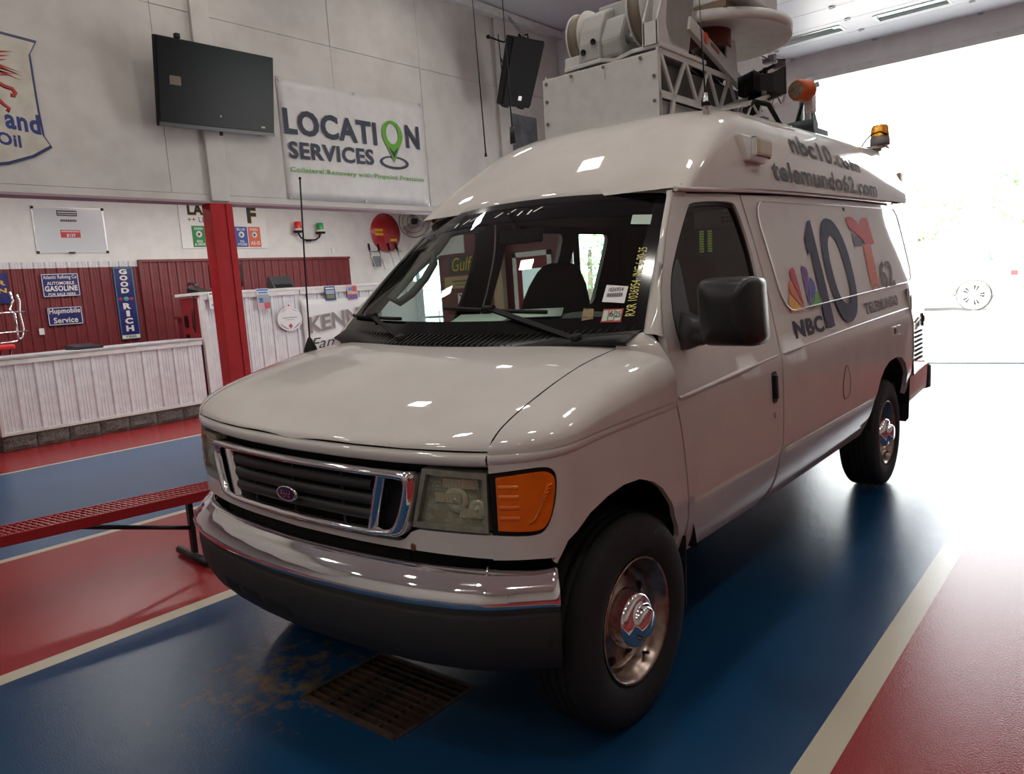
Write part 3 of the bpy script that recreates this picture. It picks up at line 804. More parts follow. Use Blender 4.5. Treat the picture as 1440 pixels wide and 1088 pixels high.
# raised fibreglass roof
capp = [(.0, .0, 1.93), (.004, .05, 1.975), (.02, .14, 2.05), (.045, .27, 2.14), (.07, .38, 2.21), (.095, .47, 2.26), (.125, .55, 2.295), (.165, .62, 2.32), (.215, .69, 2.332), (.30, .78, 2.337), (.45, .9, 2.34)]
def rise(y): return zd(max(y, .66))-1.938+.0*y
rows = []
for ins, fy_, z in capp:
    t = (z-1.93)/.41; a_ = .10+.42*t; hw = .828-ins; yf = .705+fy_; ring_ = []
    for sg in (1, -1):
        side_ = []
        ye = 4.52-ins*1.1
        for i in range(16):
            y = ye+(yf+a_-ye)*i/15; side_.append((hw, y))
        for i in range(1, 13):
            ph = PI/2*i/12; side_.append((hw*math.cos(ph)**(2/3.6), yf+a_-a_*math.sin(ph)**(2/3.6)))
        if sg > 0: ring_ += [(x, y) for x, y in side_]
        else: ring_ += [(-x, y) for x, y in side_[:-1][::-1]]
    rows.append([vm((x, y, z+(zd(max(y, .66))-1.908)*(1 if y > .8 else .6)+(-.012 if t < .02 else 0))) for x, y in ring_])
cap = B().grid(rows)
n = len(rows[0]); k = len(cap.v)
cap.f.append(list(range(n*(len(rows)-1), n*len(rows)))); cap.m.append(0); cap.s.append(False)
cap.grid([[r[0] for r in rows], [r[-1] for r in rows]], sm=False)
cap = cap.make('raised_roof', PAINT2, van)
def capx(z, y):
    zz = z-(zd(max(y, .66))-1.908)
    for i in range(len(capp)-1):
        if capp[i][2] <= zz <= capp[i+1][2]:
            t = (zz-capp[i][2])/(capp[i+1][2]-capp[i][2]); return .828-(capp[i][0]+(capp[i+1][0]-capp[i][0])*t)
    return .81
# wheels
def wheel(x, y, sg):
    """x = outer face of the tyre"""
    w_ = D.objects.new('wheel', None); COL.objects.link(w_); w_.parent = van; w_.empty_display_size = .1
    N = 150; prof = [(.222, .02), (.236, .008), (.26, .001), (.29, -.001), (.318, .001), (.338, .006), (.352, .013), (.3635, .022), (.3705, .034), (.3725, .046)]
    gro = [.070, .104, .138, .172]
    for g in gro: prof += [(.3755, g-.008), (.3755, g-.0045), (.366, g-.004), (.366, g+.004), (.3755, g+.0045)]
    prof += [(.3725, .2), (.3705, .211), (.362, .224), (.34, .238), (.30, .245), (.25, .24), (.222, .226)]
    rows = []
    for i in range(N):
        t = 2*PI*i/N; lug = i % 2; r_ = []
        for k, (r, d) in enumerate(prof):
            if (k in (7, 8)) or (k >= len(prof)-7 and k <= len(prof)-5): r = r-(.006 if lug else 0)
            elif 8 < k < len(prof)-7 and lug and r > .37: r -= .0035
            zz = .372+r*math.sin(t)
            r_.append((x-sg*d, y+r*math.cos(t), max(zz, .002)))
        rows.append(r_)
    rows.append(rows[0])
    B().grid(rows).make('tire', RUBBER, w_)
    b = B(); o = (x, y, .372); ax = (sg, 0, 0)
    b.lathe([(.196, -.21), (.205, -.2), (.2, -.07), (.204, -.05), (.214, -.035), (.221, -.02), (.224, -.012), (.219, -.008), (.212, -.016), (.205, -.032), (.196, -.045), (.188, -.056), (.184, -.075), (.178, -.088), (.165, -.094), (.15, -.092), (.135, -.084), (.118, -.075), (.108, -.07), (.10, -.062), (.0, -.06)], o, ax, 56)
    b.make('rim', DIRTST, w_)
    for j in range(8):
        t = 2*PI*(j+.5)/8; b = B(); cy, cz = y+.157*math.cos(t), .372+.157*math.sin(t)
        rows = []
        b.lathe([(.0, -.0875), (.017, -.0875), (.02, -.091), (.02, -.1)], (0, 0, 0), ax, 14)
        b.map(lambda p: V((x+p[0], cy+p[1]*(1 if abs(math.cos(t)) < .7 else 1.0), cz+p[2]))); b.make('vent_hole', GAP, w_)
    b = B(); b.lathe([(.108, -.07), (.106, -.045), (.098, -.012), (.09, .006), (.078, .010), (.062, .012), (.058, .02), (.054, .034), (.045, .042), (.0, .045)], (x-sg*.012, y, .372), ax, 40); b.make('hub_cap', DIRTST if False else CHROME, w_)
    b = B()
    for j in range(8):
        t = 2*PI*j/8; c = V((x-sg*.07, y+.085*math.cos(t), .372+.085*math.sin(t)))
    b = B(); t = 5.2; c = V((x-sg*.055, y+.19*math.cos(t), .372+.19*math.sin(t))); b.cyl(c, c+V((sg*.03, -.01, .012)), .005); b.make('valve_stem', BLACK, w_)
    return w_
wheel(.987, 0, 1); wheel(-.987, 0, -1); wheel(.957, 3.505, 1); wheel(-.957, 3.505, -1)
# underbody, wheel wells, flaps
b = B(); b.box((-.70, -.35, .44), (.70, 4.35, .62)); b.box((-.86, .5, .44), (.86, 2.9, .6)); b.map(vm); b.make('underbody', GAP, van)
for sg in (1, -1):
    for yc, rr_ in ((0, .50), (3.505, .50)):
        b = B(); rows = []
        for i in range(17):
            t = PI*(.05+.9*i/16); rows.append([(sg*x_, yc+rr_*math.cos(t), .40+rr_*math.sin(t)) for x_ in (.62, .972)])
        b.grid(rows)
        b.add([(sg*.64, yc-.5, .46), (sg*.64, yc+.5, .46), (sg*.64, yc+.55, .98), (sg*.64, yc-.55, .98)], [(0, 1, 2, 3)])
        b.map(vm); b.make('wheel_well', GAP, van)
        b = B(); b.cyl((sg*.5, yc, .372), (sg*.86, yc, .372), .12, n=20); b.make('brake_drum', mat('brake_dark', (.03, .025, .022), .7), van)
    b = B(); b.prism([(sg*.84, .405, .27), (sg*.955, .395, .27), (sg*.97, .385, .56), (sg*.84, .395, .56)], (0, .008, 0)); b.make('mud_flap', RUBBER, van)
    b = B(); b.prism([(sg*.72, 4.03, .37), (sg*.955, 4.0, .36), (sg*.975, 4.0, .385), (sg*.995, 3.97, .77), (sg*.72, 3.99, .77)], (0, .01, 0)); b.make('mud_flap', RUBBER, van)
b = B(); b.cyl((-.8, 3.505, .372), (.8, 3.505, .372), .05); b.cyl((-.8, 0, .372), (.8, 0, .372), .04); b.make('axle', GAP, van)
# rear: louvred compartment beside the back doors, bumper
b = B(); b.box((-.93, 4.50, .60), (.93, 4.56, 1.95)); b.map(lambda p: vm((p[0]*(wz(p[2])-.03)/.93, p[1], p[2]))); b.make('rear_door', PAINT, van)
def lp(t, z): return vm((.992-.014*t-(1.0-wz(z))*.35-SH*(z-.75), 4.075+.48*t, z))
b = B(); b.grid([[lp(t, z) for t in (0, .25, .5, .75, 1)] for z in (.70, .9, 1.1, 1.2, 1.345)], sm=False); lpn = b.make('louvred_panel', mat('panel_cream_white', (.72, .70, .66), .4, coat=1.), van)
b = B()
for k in range(7):
    z = .80+.034*k; b.prism([lp(.12, z)+V((.003, 0, 0)), lp(.72, z)+V((.003, 0, 0)), lp(.72, z+.014)+V((.003, 0, 0)), lp(.12, z+.014)+V((.003, 0, 0))], (.002, 0, 0))
b.make('louvre_slot', GAP, lpn)
b = B()
for k, (t, w2, z, h) in enumerate(((.18, .05, 1.03, .05), (.27, .02, 1.03, .05), (.33, .05, 1.035, .05), (.42, .05, 1.045, .045), (.5, .02, 1.045, .05), (.56, .03, 1.05, .045))):
    b.prism([lp(t, z)+V((.003, 0, 0)), lp(t+w2, z)+V((.003, 0, 0)), lp(t+w2, z+h)+V((.003, 0, 0)), lp(t, z+h*.9)+V((.003, 0, 0))], (.002, 0, 0))
for p, q in (((.62, 1.09), (.96, 1.09)), ((.76, 1.04), (.76, 1.14)), ((.86, 1.07), (.86, 1.12)), ((.16, 1.09), (.5, 1.115))):
    b.bar(lp(*p)+V((.004, 0, 0)), lp(*q)+V((.004, 0, 0)), .004, .014)
b.make('panel_marks', INK, lpn)
b = B(); rows = [[side(1, d)(y, z) for d in (.0, .0)] for y, z in ((4.04, 1.33), (4.0, .62))]
b.grid([[vm((.955, 4.0, z)), vm((wz(z)+.004, 4.01, z)), vm((wz(z)-.004, 4.062, z)), vm((.93, 4.08, z))] for z in (.60, .9, 1.1, 1.345)], sm=False); b.make('compartment_post', mat('post_beige', (.36, .32, .25), .6), van)
b = B(); b.prism([lp(.0, .70), lp(.035, .70), lp(.035, 1.3), lp(.0, 1.3)], (.006, 0, 0)); b.make('compartment_seal', BLACK, van)
b = B(); b.prism([vm(p) for p in ((.975, 4.0, .50), (.985, 4.58, .545), (.992, 4.58, .735), (.985, 4.0, .69))], (-.03, 0, 0)); b.make('rear_quarter', PAINT, van)
b = B(); rows = []
for x, y in ((.95, 4.58), (.995, 4.62), (1.0, 4.68), (.96, 4.75), (.7, 4.79), (-.7, 4.79), (-.96, 4.75), (-1.0, 4.68), (-.995, 4.62), (-.95, 4.58)): rows.append([vm((x*k, y, z)) for z, k in ((.52, .97), (.53, 1), (.70, 1), (.72, .98), (.72, .9))])
b.grid(rows).make('rear_bumper', VALB, van)
# sockets, filler door
b = B(); 
for y in (3.44, 3.56):
    c = side(1, .004)(y, 1.085); b.box(c-V((.01, .045, .032)), c+V((.006, .045, .032)))
b.make('shore_power_socket', PAINT2, van, bevel=.004)
b = B(); c = side(1, .012)(3.44, 1.085); b.cyl(c-V((.01, 0, 0)), c+V((.004, 0, 0)), .02); b.make('socket_hole', BLACK, van)
q = smooth_poly([(2.30, .80), (2.28, .88), (2.33, .98), (2.37, .985), (2.43, .9), (2.42, .81), (2.36, .79)], 2)
fl = panel('fuel_door', q, side(1, .0015), PAINT, van, .03, (), .002, 1)
b = B(); b.tube([side(1, .0015)(*p) for p in q], .0025, 5, closed=True); b.make('fuel_door_gap', mat('gap_grey', (.1, .09, .085), .6), fl)
# mirrors
for sg in (1,):
    rows = []
    for y, k, dx in ((.205, .30, .0), (.215, .72, 0), (.235, .9, 0), (.27, .985, 0), (.31, 1, 0), (.36, .99, 0), (.37, .95, 0)):
        pg = roundrect(-.103, .103, -.117, .117, .03, 4); rows.append([vm((sg*(1.205+u_*k+(.012 if v_ < 0 else 0)), y, 1.424+v_*k)) for u_, v_ in pg])
    b = B(); b.grid(rows, closed=True); nn = len(rows[0]); kk = len(b.v)
    b.f.append(list(range(nn))); b.m.append(0); b.s.append(True); b.f.append(list(range(kk-nn, kk))); b.m.append(0); b.s.append(False)
    mh = b.make('side_mirror', SATBLK, van)
    b = B(); b.grid([[vm((sg*x, y, z)) for y, z in ((y0-.03, z0), (y0-.045, (z0+z1)/2), (y0-.03, z1), (y0+.03, z1), (y0+.045, (z0+z1)/2), (y0+.03, z0))] for x, y0, z0, z1 in ((.955, .45, 1.275, 1.42), (1.02, .37, 1.285, 1.41), (1.08, .32, 1.305, 1.40), (1.14, .30, 1.32, 1.40))], closed=True)
    b.make('mirror_arm', SATBLK, mh)
    panel('mirror_sail', smooth_poly([(.425, 1.272), (.60, 1.274), (.545, 1.38), (.565, 1.60), (.545, 1.625), (.455, 1.533), (.408, 1.401)], 2), side(sg, .004), SATBLK, mh, .06, (), .02, sg)
    b = B(); b.box((sg*1.11, .366, 1.335), (sg*1.30, .372, 1.52)); b.map(vm); b.make('mirror_glass', CHROME, mh)
# wipers
for (a0, a1), (c0, c1), pv in (((-.078, .172), (.559, .127), (.738, -.045)), ((-.97, .102), (-.393, .102), (-.291, -.03))):
    b = B(); n = 8
    pts = [ws(a0+(c0-a0)*i/n, a1+(c1-a1)*i/n, .018) for i in range(n+1)]; b.tube(pts, .009, 6)
    bl = b.make('wiper_blade', BLACK, van)
    b = B(); mid = ws((a0+c0)/2, (a1+c1)/2, .032); p = ws(*pv, .02); b.bar(mid, p, .02, .014, (0, -1, 1)); b.cyl(p-V((0, 0, .02)), p+V((0, -.01, .02)), .022); b.cyl(mid-V((.03, 0, 0)), mid+V((.03, 0, 0)), .012)
    b.make('wiper_arm', BLACK, bl)
# stickers, writing and white strokes on the glass
def wq(name, m, pts, d=.006): b = B(); b.add([ws(*p, d) for p in pts], [(0, 1, 2, 3)]); return b.make(name, m, van, fix=False)
def wtext(par, st, m, u0, u1, v0, v1, d, bold=.0, vert=False, sh=0):
    if vert: f = lambda a, h: ws((u0+u1)/2-h*(u1-u0), (v0+v1)/2+a*(v1-v0), d)
    else: f = lambda a, h: ws((u0+u1)/2+a*(u1-u0), (v0+v1)/2+h*(v1-v0), d)
    return text('marker_lettering' if par is van else 'sticker_print', st, par, m, (0, 0, 0), (1, 0, 0), (0, 1, 0), 1, 1, fmap=f, bold=bold, shear=sh)
st = wq('barcode_sticker', PAPER, [(.802, .185), (.902, .17), (.906, .275), (.806, .29)])
wtext(st, '1036954', INK, .822, .888, .245, .27, .0075, .01)
b = B()
for i in range(22):
    u = .818+.072*i/22; wd_ = .0012+.0014*((i*7) % 3)/2; b.add([ws(*p, .0075) for p in ((u, .212), (u+wd_, .212), (u+wd_, .235), (u, .235))], [(0, 1, 2, 3)])
b.make('barcode', INK, st, fix=False)
st = wq('inspection_sticker', SREDM, [(.815, .062), (.902, .056), (.904, .138), (.817, .14)])
b = B()
for u0_, u1_, v0_, v1_ in ((.82, .842, .068, .13), (.846, .868, .07, .13), (.872, .898, .066, .13)): b.add([ws(*p, .0075) for p in ((u0_, v0_), (u1_, v0_), (u1_, v1_), (u0_, v1_))], [(0, 1, 2, 3)])
b.make('sticker_field', mat('sticker_pale_green', (.5, .62, .5), .5), st, fix=False)
wtext(st, '6', INK, .848, .866, .09, .125, .009, .01); wtext(st, '25', INK, .874, .896, .085, .12, .009, .01)
wq('worn_sticker', mat('sticker_worn', (.32, .22, .12), .7, c2=(.1, .09, .07), ns=40), [(.728, .078), (.78, .085), (.772, .145), (.724, .152)])
wq('toll_tag', mat('tag_pale_green', (.42, .55, .46), .5), [(.838, .723), (.938, .719), (.934, .80), (.832, .80)])
YMK = mat('yellow_marker', (.72, .68, .2), .6)
wtext(van, 'RXR 1036954  INC 6-20-25', YMK, .915, .955, .09, .54, .006, .0, True)
wtext(van, 'O', INK, -.79, -.69, .755, .80, .009, .03, False, .3); wtext(van, 'L', INK, -.80, -.69, .665, .71, .009, .03, False, .3)
WSTK = mat('stroke_white', (.85, .85, .85), .6)
b = B()  # short slanted white strokes along the top of the glass
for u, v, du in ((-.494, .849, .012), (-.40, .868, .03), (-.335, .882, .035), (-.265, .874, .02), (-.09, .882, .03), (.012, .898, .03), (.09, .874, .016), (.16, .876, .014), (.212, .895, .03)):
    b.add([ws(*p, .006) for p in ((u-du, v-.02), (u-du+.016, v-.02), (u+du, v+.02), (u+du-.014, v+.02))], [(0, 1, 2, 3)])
b.make('white_strokes', WSTK, van, fix=False)
# cabin
b = B(); b.box((-.90, .3, .60), (.90, 4.45, .66)); b.map(vm); b.make('cabin_floor', LINER, van)
b = B(); b.box((-.78, .8, 1.90), (.78, 4.4, 1.93)); b.map(vm); b.make('headliner', LINER, van)
rows = []
for i in range(17):
    u = -1+2*i/16; rows.append([vm((.86*u, y, z)) for y, z in ((.25+.08*u*u, 1.335), (.38, 1.362), (.52, 1.378-.02*abs(u)), (.62, 1.37-.03*abs(u)), (.67, 1.33), (.68, 1.22), (.66, .9), (.62, .7))])
b = B(); b.grid(rows); b.make('dashboard', CABGREY, van)
b = B(); b.ball((.42, .60, 1.36), .2, 14, 8, sc=(1.1, .5, .28)); b.map(vm); b.make('instrument_hood', CABGREY, van)
b = B(); c = V((.42, .86, 1.24)); ax_ = V((0, .75, .66)); e1 = V((1, 0, 0)); e2 = ax_.cross(e1)
b.tube([c+(e1*math.cos(2*PI*i/28)+e2*math.sin(2*PI*i/28))*.195 for i in range(28)], .015, 7, closed=True)
b.bar(c-e1*.18, c+e1*.18, .05, .03); b.bar(c, c-ax_*.22, .06, .06, (1, 0, 0)); b.map(vm); b.make('steering_wheel', LINER, van)
for sg in (1, -1):
    b = B(); yb = 1.5
    for (x0, x1, z0, z1, y0, y1) in ((.17, .69, .70, .86, .98, 1.5),):
        b.box((sg*x0, y0, z0), (sg*x1, y1, z1))
    st_ = b.map(vm).make('front_seat', FABRIC, van, bevel=.05, seg=3)
    rows = []
    for z, hw_, yo in ((.80, .25, 0), (1.0, .26, .02), (1.25, .25, .05), (1.42, .235, .075), (1.52, .2, .09), (1.60, .15, .10), (1.635, .11, .105), (1.65, .04, .108)):
        pg = roundrect(-hw_, hw_, -.06, .06, min(.05, hw_*.6), 3); rows.append([vm((sg*.43+u_, 1.45+yo+v_, z)) for u_, v_ in pg])
    B().grid(rows, closed=True).make('seat_back', FABRIC, st_)
b = B(); b.box((.22, 1.98, .66), (.80, 2.86, 1.90)); b.map(vm); rk = b.make('equipment_rack', LINER, van)
b = B(); b.box((.27, 1.965, 1.80), (.56, 1.98, 1.895)); b.map(vm); b.make('rack_unit', mat('rack_grey', (.16, .16, .16), .5), rk)
b = B()
for i in range(4):
    for j in range(3): b.box((.44+.022*i, 1.958, 1.82+.022*j), (.456+.022*i, 1.967, 1.836+.022*j))
b.map(vm); b.make('keypad', BLACK, rk)
b = B()
for x in (.30, .35):
    for k in range(9): b.box((x, 1.968, 1.665+.014*k), (x+.022, 1.98, 1.674+.014*k))
b.map(vm); b.make('indicator_strip', mat('indicator_green', (.3, .4, .05), .5, em=(.6, .8, .15), es=.35), rk)
b = B(); b.box((-.82, 2.9, .66), (.82, 2.94, 1.9)); b.map(vm); b.make('cabin_bulkhead', LINER, van)
b = B(); b.box((-.12, .66, 1.735), (.13, .70, 1.80)); b.cyl((0, .66, 1.80), (0, .62, 1.88), .012); b.map(vm); b.make('rear_view_mirror', BLACK, van, bevel=.012)
b = B(); b.tube([vm(p) for p in ((-.77, .50, 1.50), (-.75, .60, 1.60), (-.745, .70, 1.71), (-.72, .75, 1.73), (-.70, .74, 1.68), (-.70, .68, 1.60), (-.715, .60, 1.52), (-.74, .54, 1.48))], .022, 7, closed=True); b.make('grab_handle', CABGREY, van)
b = B(); b.box((-.60, .33, .5), (.5, .34, 1.3)); b.map(vm); b.make('firewall', GAP, van)
# antenna on the far fender
b = B(); b.lathe([(.035, 0), (.03, .02), (.012, .06), (.006, .07)], (-.85, .075, 1.315), (0, 0, 1), 14); an = b.make('fender_antenna', BLACK, van)
b = B(); b.tube([(-.85, .075, 1.37), (-.85, .09, 1.7), (-.849, .115, 2.148)], .004, 6); b.ball((-.849, .115, 2.15), .007, 8, 6); b.make('antenna_mast', BLACK, an)
# marker lamps
for yl in (1.49,):
    b = B(); x = capx(2.12, yl)
    b.prism([vm((capx(z, yl-.11)-.02, yl-.13+(2.2-z)*.2, z)) for z in (2.06, 2.19)]+[vm((capx(z, yl+.1)-.02, yl+.1, z)) for z in (2.19, 2.06)], (.05, 0, 0)); ml = b.make('marker_lamp', PAINT2, van, bevel=.01)
    b = B(); b.box((x+.045, yl-.10, 2.078), (x+.075, yl+.09, 2.172)); b.map(vm); b.make('lamp_bezel', CHROME, ml, bevel=.008)
    b = B(); b.box((x+.07, yl-.085, 2.09), (x+.085, yl+.075, 2.16)); b.map(vm); b.make('lamp_lens', mat('marker_lens_cream', (.5, .43, .28), .3), ml, bevel=.006)
b = B(); b.box((.66, 4.42, 2.12), (.76, 4.54, 2.24)); b.map(vm); ml = b.make('marker_lamp', PAINT2, van, bevel=.01)
b = B(); b.box((.755, 4.45, 2.13), (.80, 4.53, 2.225)); b.map(vm); b.make('lamp_lens', D.materials['marker_lens_cream'], ml, bevel=.006)
# lettering on the roof side and the body
def capf(y0, y1, z0, z1, sl=0):
    def f(a, h):
        y = (y0+y1)/2+a*(y1-y0); z = (z0+z1)/2+h*(z1-z0)+sl*(y-y0); zz = z-(0)
        return vm((capx(z, y)+.004, y, z))
    return f
LET = mat('letter_grey', (.045, .048, .053), .6, coat=.6, spec=.1)
text('roof_lettering', 'nbc10.com', van, LET, (0, 0, 0), (1, 0, 0), (0, 1, 0), 1, 1, fmap=capf(2.10, 3.36, 2.168, 2.282, -.02), bold=.03)
text('roof_lettering', 'telemundo62.com', van, LET, (0, 0, 0), (1, 0, 0), (0, 1, 0), 1, 1, fmap=capf(1.72, 3.66, 1.996, 2.106, .0), bold=.03)
def sf(y0, y1, z0, z1, sl=0, d=.011):
    return lambda a, h: side(1, d)((y0+y1)/2+a*(y1-y0), (z0+z1)/2+h*(z1-z0)+sl*a*(y1-y0))
INKN = mat('vinyl_navy', (.009, .014, .055), .6, coat=.45, spec=.05)
text('body_lettering', 'NBC', van, INKN, (0, 0, 0), (1, 0, 0), (0, 1, 0), 1, 1, fmap=sf(1.61, 2.06, 1.203, 1.292, .0, .004), bold=.045)
text('body_lettering', 'TELEMUNDO', van, mat('vinyl_maroon', (.035, .010, .022), .6, coat=.8, spec=.1), (0, 0, 0), (1, 0, 0), (0, 1, 0), 1, 1, fmap=sf(2.89, 3.73, 1.241, 1.312, .015, .004), bold=.04)
text('body_lettering', '62', van, D.materials['vinyl_maroon'], (0, 0, 0), (1, 0, 0), (0, 1, 0), 1, 1, fmap=sf(3.39, 3.75, 1.378, 1.56, .02, .0095), bold=.03)
def decal(name, pg, m, holes=(), d=.0085): return panel(name, pg, side(1, d), m, van, .09, holes, .002, 1, rim=False)
one = [(2.231, 1.808), (2.236, 1.219), (2.072, 1.219), (2.10, 1.46), (2.12, 1.622), (2.049, 1.60), (2.042, 1.722)]
one = [(2.20, 1.815), (2.236, 1.50), (2.236, 1.225), (2.075, 1.225), (2.075, 1.64), (2.02, 1.60), (2.02, 1.70)]
decal('numeral_one', [(2.05, 1.700), (2.17, 1.80), (2.225, 1.808), (2.236, 1.219), (2.085, 1.219), (2.10, 1.64), (2.05, 1.61)], INKN)
zo = [(2.53, 1.827), (2.64, 1.812), (2.735, 1.74), (2.785, 1.642), (2.80, 1.521), (2.786, 1.381), (2.72, 1.275), (2.62, 1.228), (2.53, 1.215), (2.436, 1.228), (2.36, 1.28), (2.315, 1.37), (2.285, 1.506), (2.29, 1.62), (2.332, 1.72), (2.395, 1.79), (2.46, 1.82)]
zi = [(2.531, 1.725), (2.585, 1.705), (2.632, 1.64), (2.656, 1.53), (2.66, 1.43), (2.635, 1.36), (2.59, 1.33), (2.53, 1.322), (2.47, 1.345), (2.425, 1.40), (2.405, 1.50), (2.405, 1.60), (2.43, 1.67), (2.475, 1.715)]
decal('numeral_zero', smooth_poly(zo, 1), INKN, [smooth_poly(zi, 1)])
TRED = mat('vinyl_red', (.55, .03, .03), .6, coat=.8, spec=.1); TRED2 = mat('vinyl_orange_red', (.62, .10, .03), .6, coat=.8, spec=.1); TDK = mat('vinyl_slate', (.06, .08, .11), .6, coat=.8, spec=.1)
decal('logo_lobe', smooth_poly([(2.905, 1.837), (3.0, 1.852), (3.105, 1.836), (3.181, 1.790), (3.287, 1.69), (3.20, 1.69), (3.0, 1.765), (2.94, 1.76)], 1, (0, 3, 4)), TRED)
decal('logo_lobe', [(2.965, 1.745), (3.2, 1.69), (3.106, 1.660), (2.965, 1.657)], TDK)
decal('logo_lobe', smooth_poly([(3.179, 1.795), (3.242, 1.84), (3.32, 1.853), (3.404, 1.847), (3.435, 1.678), (3.334, 1.670), (3.20, 1.672)], 1, (0, 3, 4, 5, 6)), TRED)
decal('logo_stem', [(3.15, 1.664), (3.334, 1.670), (3.323, 1.53), (3.32, 1.372), (3.228, 1.415), (3.13, 1.361), (3.13, 1.50)], TRED2)
fc = (1.855, 1.325)
for nm, (a0, a1), c_ in (('f', (150, 178), (.75, .36, .02)), ('f', (124, 148), (.65, .12, .02)), ('f', (99, 122), (.5, .03, .05)), ('f', (62, 86), (.12, .03, .25)), ('f', (33, 59), (.03, .06, .4)), ('f', (3, 30), (.06, .3, .03))):
    pg = [fc]
    am = math.radians((a0+a1)/2)
    cx_ = fc[0]+(.022 if am < PI/2 else -.022)
    R_ = .235 if 60 < (a0+a1)/2 < 120 else .21
    pg = [(cx_+.028*math.cos(am), fc[1]+.02*math.sin(am)+.003)]
    for k in range(9):
        t = math.radians(a0+(a1-a0)*k/8); rr2 = R_*(1-.10*((k-4)/4)**4); pg.append((cx_+rr2*1.08*math.cos(t), fc[1]+.004+rr2*math.sin(t)))
    decal('peacock_feather', pg, mat('vinyl_feather', c_, .6, coat=.8, spec=.1))

# ---- roof equipment
EQW = mat('equipment_white', (.60, .60, .585), .5, c2=(.55, .55, .53), ns=14)
EQG = mat('equipment_grey_green', (.40, .41, .385), .5, c2=(.36, .37, .345), ns=10)
EQD = mat('equipment_dark', (.07, .073, .07), .6)
BELT = mat('belt_brown', (.22, .19, .14), .55, c2=(.15, .125, .09), ns=30, stretch=(40, 1, 1))
RUSTF = mat('feed_maroon', (.16, .045, .03), .6)
b = B(); b.box((-.385, 1.395, 2.30), (.368, 1.407, 2.662)); b.map(vm); mb = b.make('mast_box', EQW, van, bevel=.006)
b = B()
for x, z in ((-.355, 2.635), (-.17, 2.64), (.05, 2.64), (.27, 2.64), (.345, 2.54), (.345, 2.42), (-.355, 2.54), (-.355, 2.42)):
    p = vm((x, 1.395, z)); b.cyl(p, p+V((0, -.006, 0)), .009, n=8)
b.make('panel_bolt', mat('bolt_brown', (.16, .13, .1), .6), mb)
b = B(); b.box((-.36, 1.41, 2.36), (.335, 2.5, 2.44)); b.map(vm); b.make('mast_tray', mat('tray_grey', (.32, .32, .31), .5), mb)
b = B(); b.box((-.33, 1.43, 2.475), (.32, 2.5, 2.63)); b.map(vm); b.make('mast_core', EQD, mb)
for x in (.355, -.37):
    b = B(); zt, zm = 2.665, 2.46
    def tb(y0, z0, y1, z1, w_=.028): b.bar((x, y0, z0), (x, y1, z1), .012, w_, (0, 1, 0) if abs(z1-z0) > abs(y1-y0) else (0, 0, 1))
    tb(1.41, zt, 2.58, zt); tb(1.41, zm, 2.58, zm, .034); tb(1.425, 2.30, 1.425, zt); tb(2.57, zm-.1, 2.57, zt)
    n = 8
    for i in range(n):
        a, c_ = 1.44+1.12*i/n, 1.44+1.12*(i+1)/n
        tb(a, zt if i % 2 == 0 else zm, c_, zm if i % 2 == 0 else zt, .024)
    tb(1.58, zm, 1.54, 2.30, .034); tb(1.43, zm, 1.43, 2.30)
    b.map(vm); b.make('truss_side', EQW, mb)
# turntable gearing on the box
b = B(); b.prism([vm(p) for p in ((-.25, 1.44, 2.682), (.0, 1.44, 2.682), (.06, 1.50, 2.682), (.20, 1.43, 2.682), (.37, 1.43, 2.682), (.37, 1.95, 2.682), (-.25, 1.95, 2.682))], (0, 0, .022)); hd_ = b.make('mast_head', EQW, van, bevel=.004)
b = B(); b.cyl(vm((-.08, 1.55, 2.60)), vm((-.08, 1.55, 2.69)), .018); b.make('pivot_post', STEEL, hd_)
for x, r in ((-.205, .15), (.215, .165)):
    b = B(); yc, z_ = (1.62, 2.865) if x < 0 else (1.60, 2.915)
    b.lathe([(0, -.035), (r, -.035), (r, .035), (0, .035)], vm((x, yc, z_)), (1, 0, 0), 40); b.make('belt_reel', BELT, hd_)
    for e in (-.04, .04):
        b = B(); b.lathe([(0, -.005), (r+.006, -.005), (r+.008, 0), (r+.006, .005), (0, .005)], vm((x+e, yc, z_)), (1, 0, 0), 40); b.make('reel_flange', EQW, hd_)
b = B(); b.prism([vm((-.15, y, z)) for y, z in ((1.45, 2.704), (1.45, 2.80), (1.47, 2.87), (1.52, 2.96), (1.60, 3.0), (1.75, 2.98), (1.80, 2.88), (1.80, 2.704))], (.135, 0, 0)); gb = b.make('gear_housing', EQG, van, bevel=.012)
b = B(); b.prism([vm((-.02, y, z)) for y, z in ((1.49, 2.704), (1.47, 2.80), (1.53, 2.92), (1.60, 2.94), (1.70, 2.88), (1.72, 2.704))], (.13, 0, 0)); b.make('housing_shoulder', EQG, gb, bevel=.02)
b = B(); b.box((-.12, 1.62, 2.90), (.14, 2.0, 3.03)); b.map(vm); b.make('drive_cover', EQG, gb, bevel=.012)
b = B(); b.cyl(vm((.10, 1.55, 2.80)), vm((.20, 1.55, 2.80)), .025); b.make('drive_shaft', STEEL, gb)
b = B()
for x, z in ((-.115, 2.76), (-.045, 2.80)): p = vm((x, 1.449, z)); b.lathe([(.016, 0), (.016, .006), (.009, .006), (.006, .001), (0, .001)], p, (0, -1, 0), 12)
b.make('grease_port', BLACK, gb)
b = B(); b.box((-.26, 1.46, 2.66), (-.155, 1.7, 2.76)); b.map(vm); b.make('reel_bracket', EQW, hd_, bevel=.006)
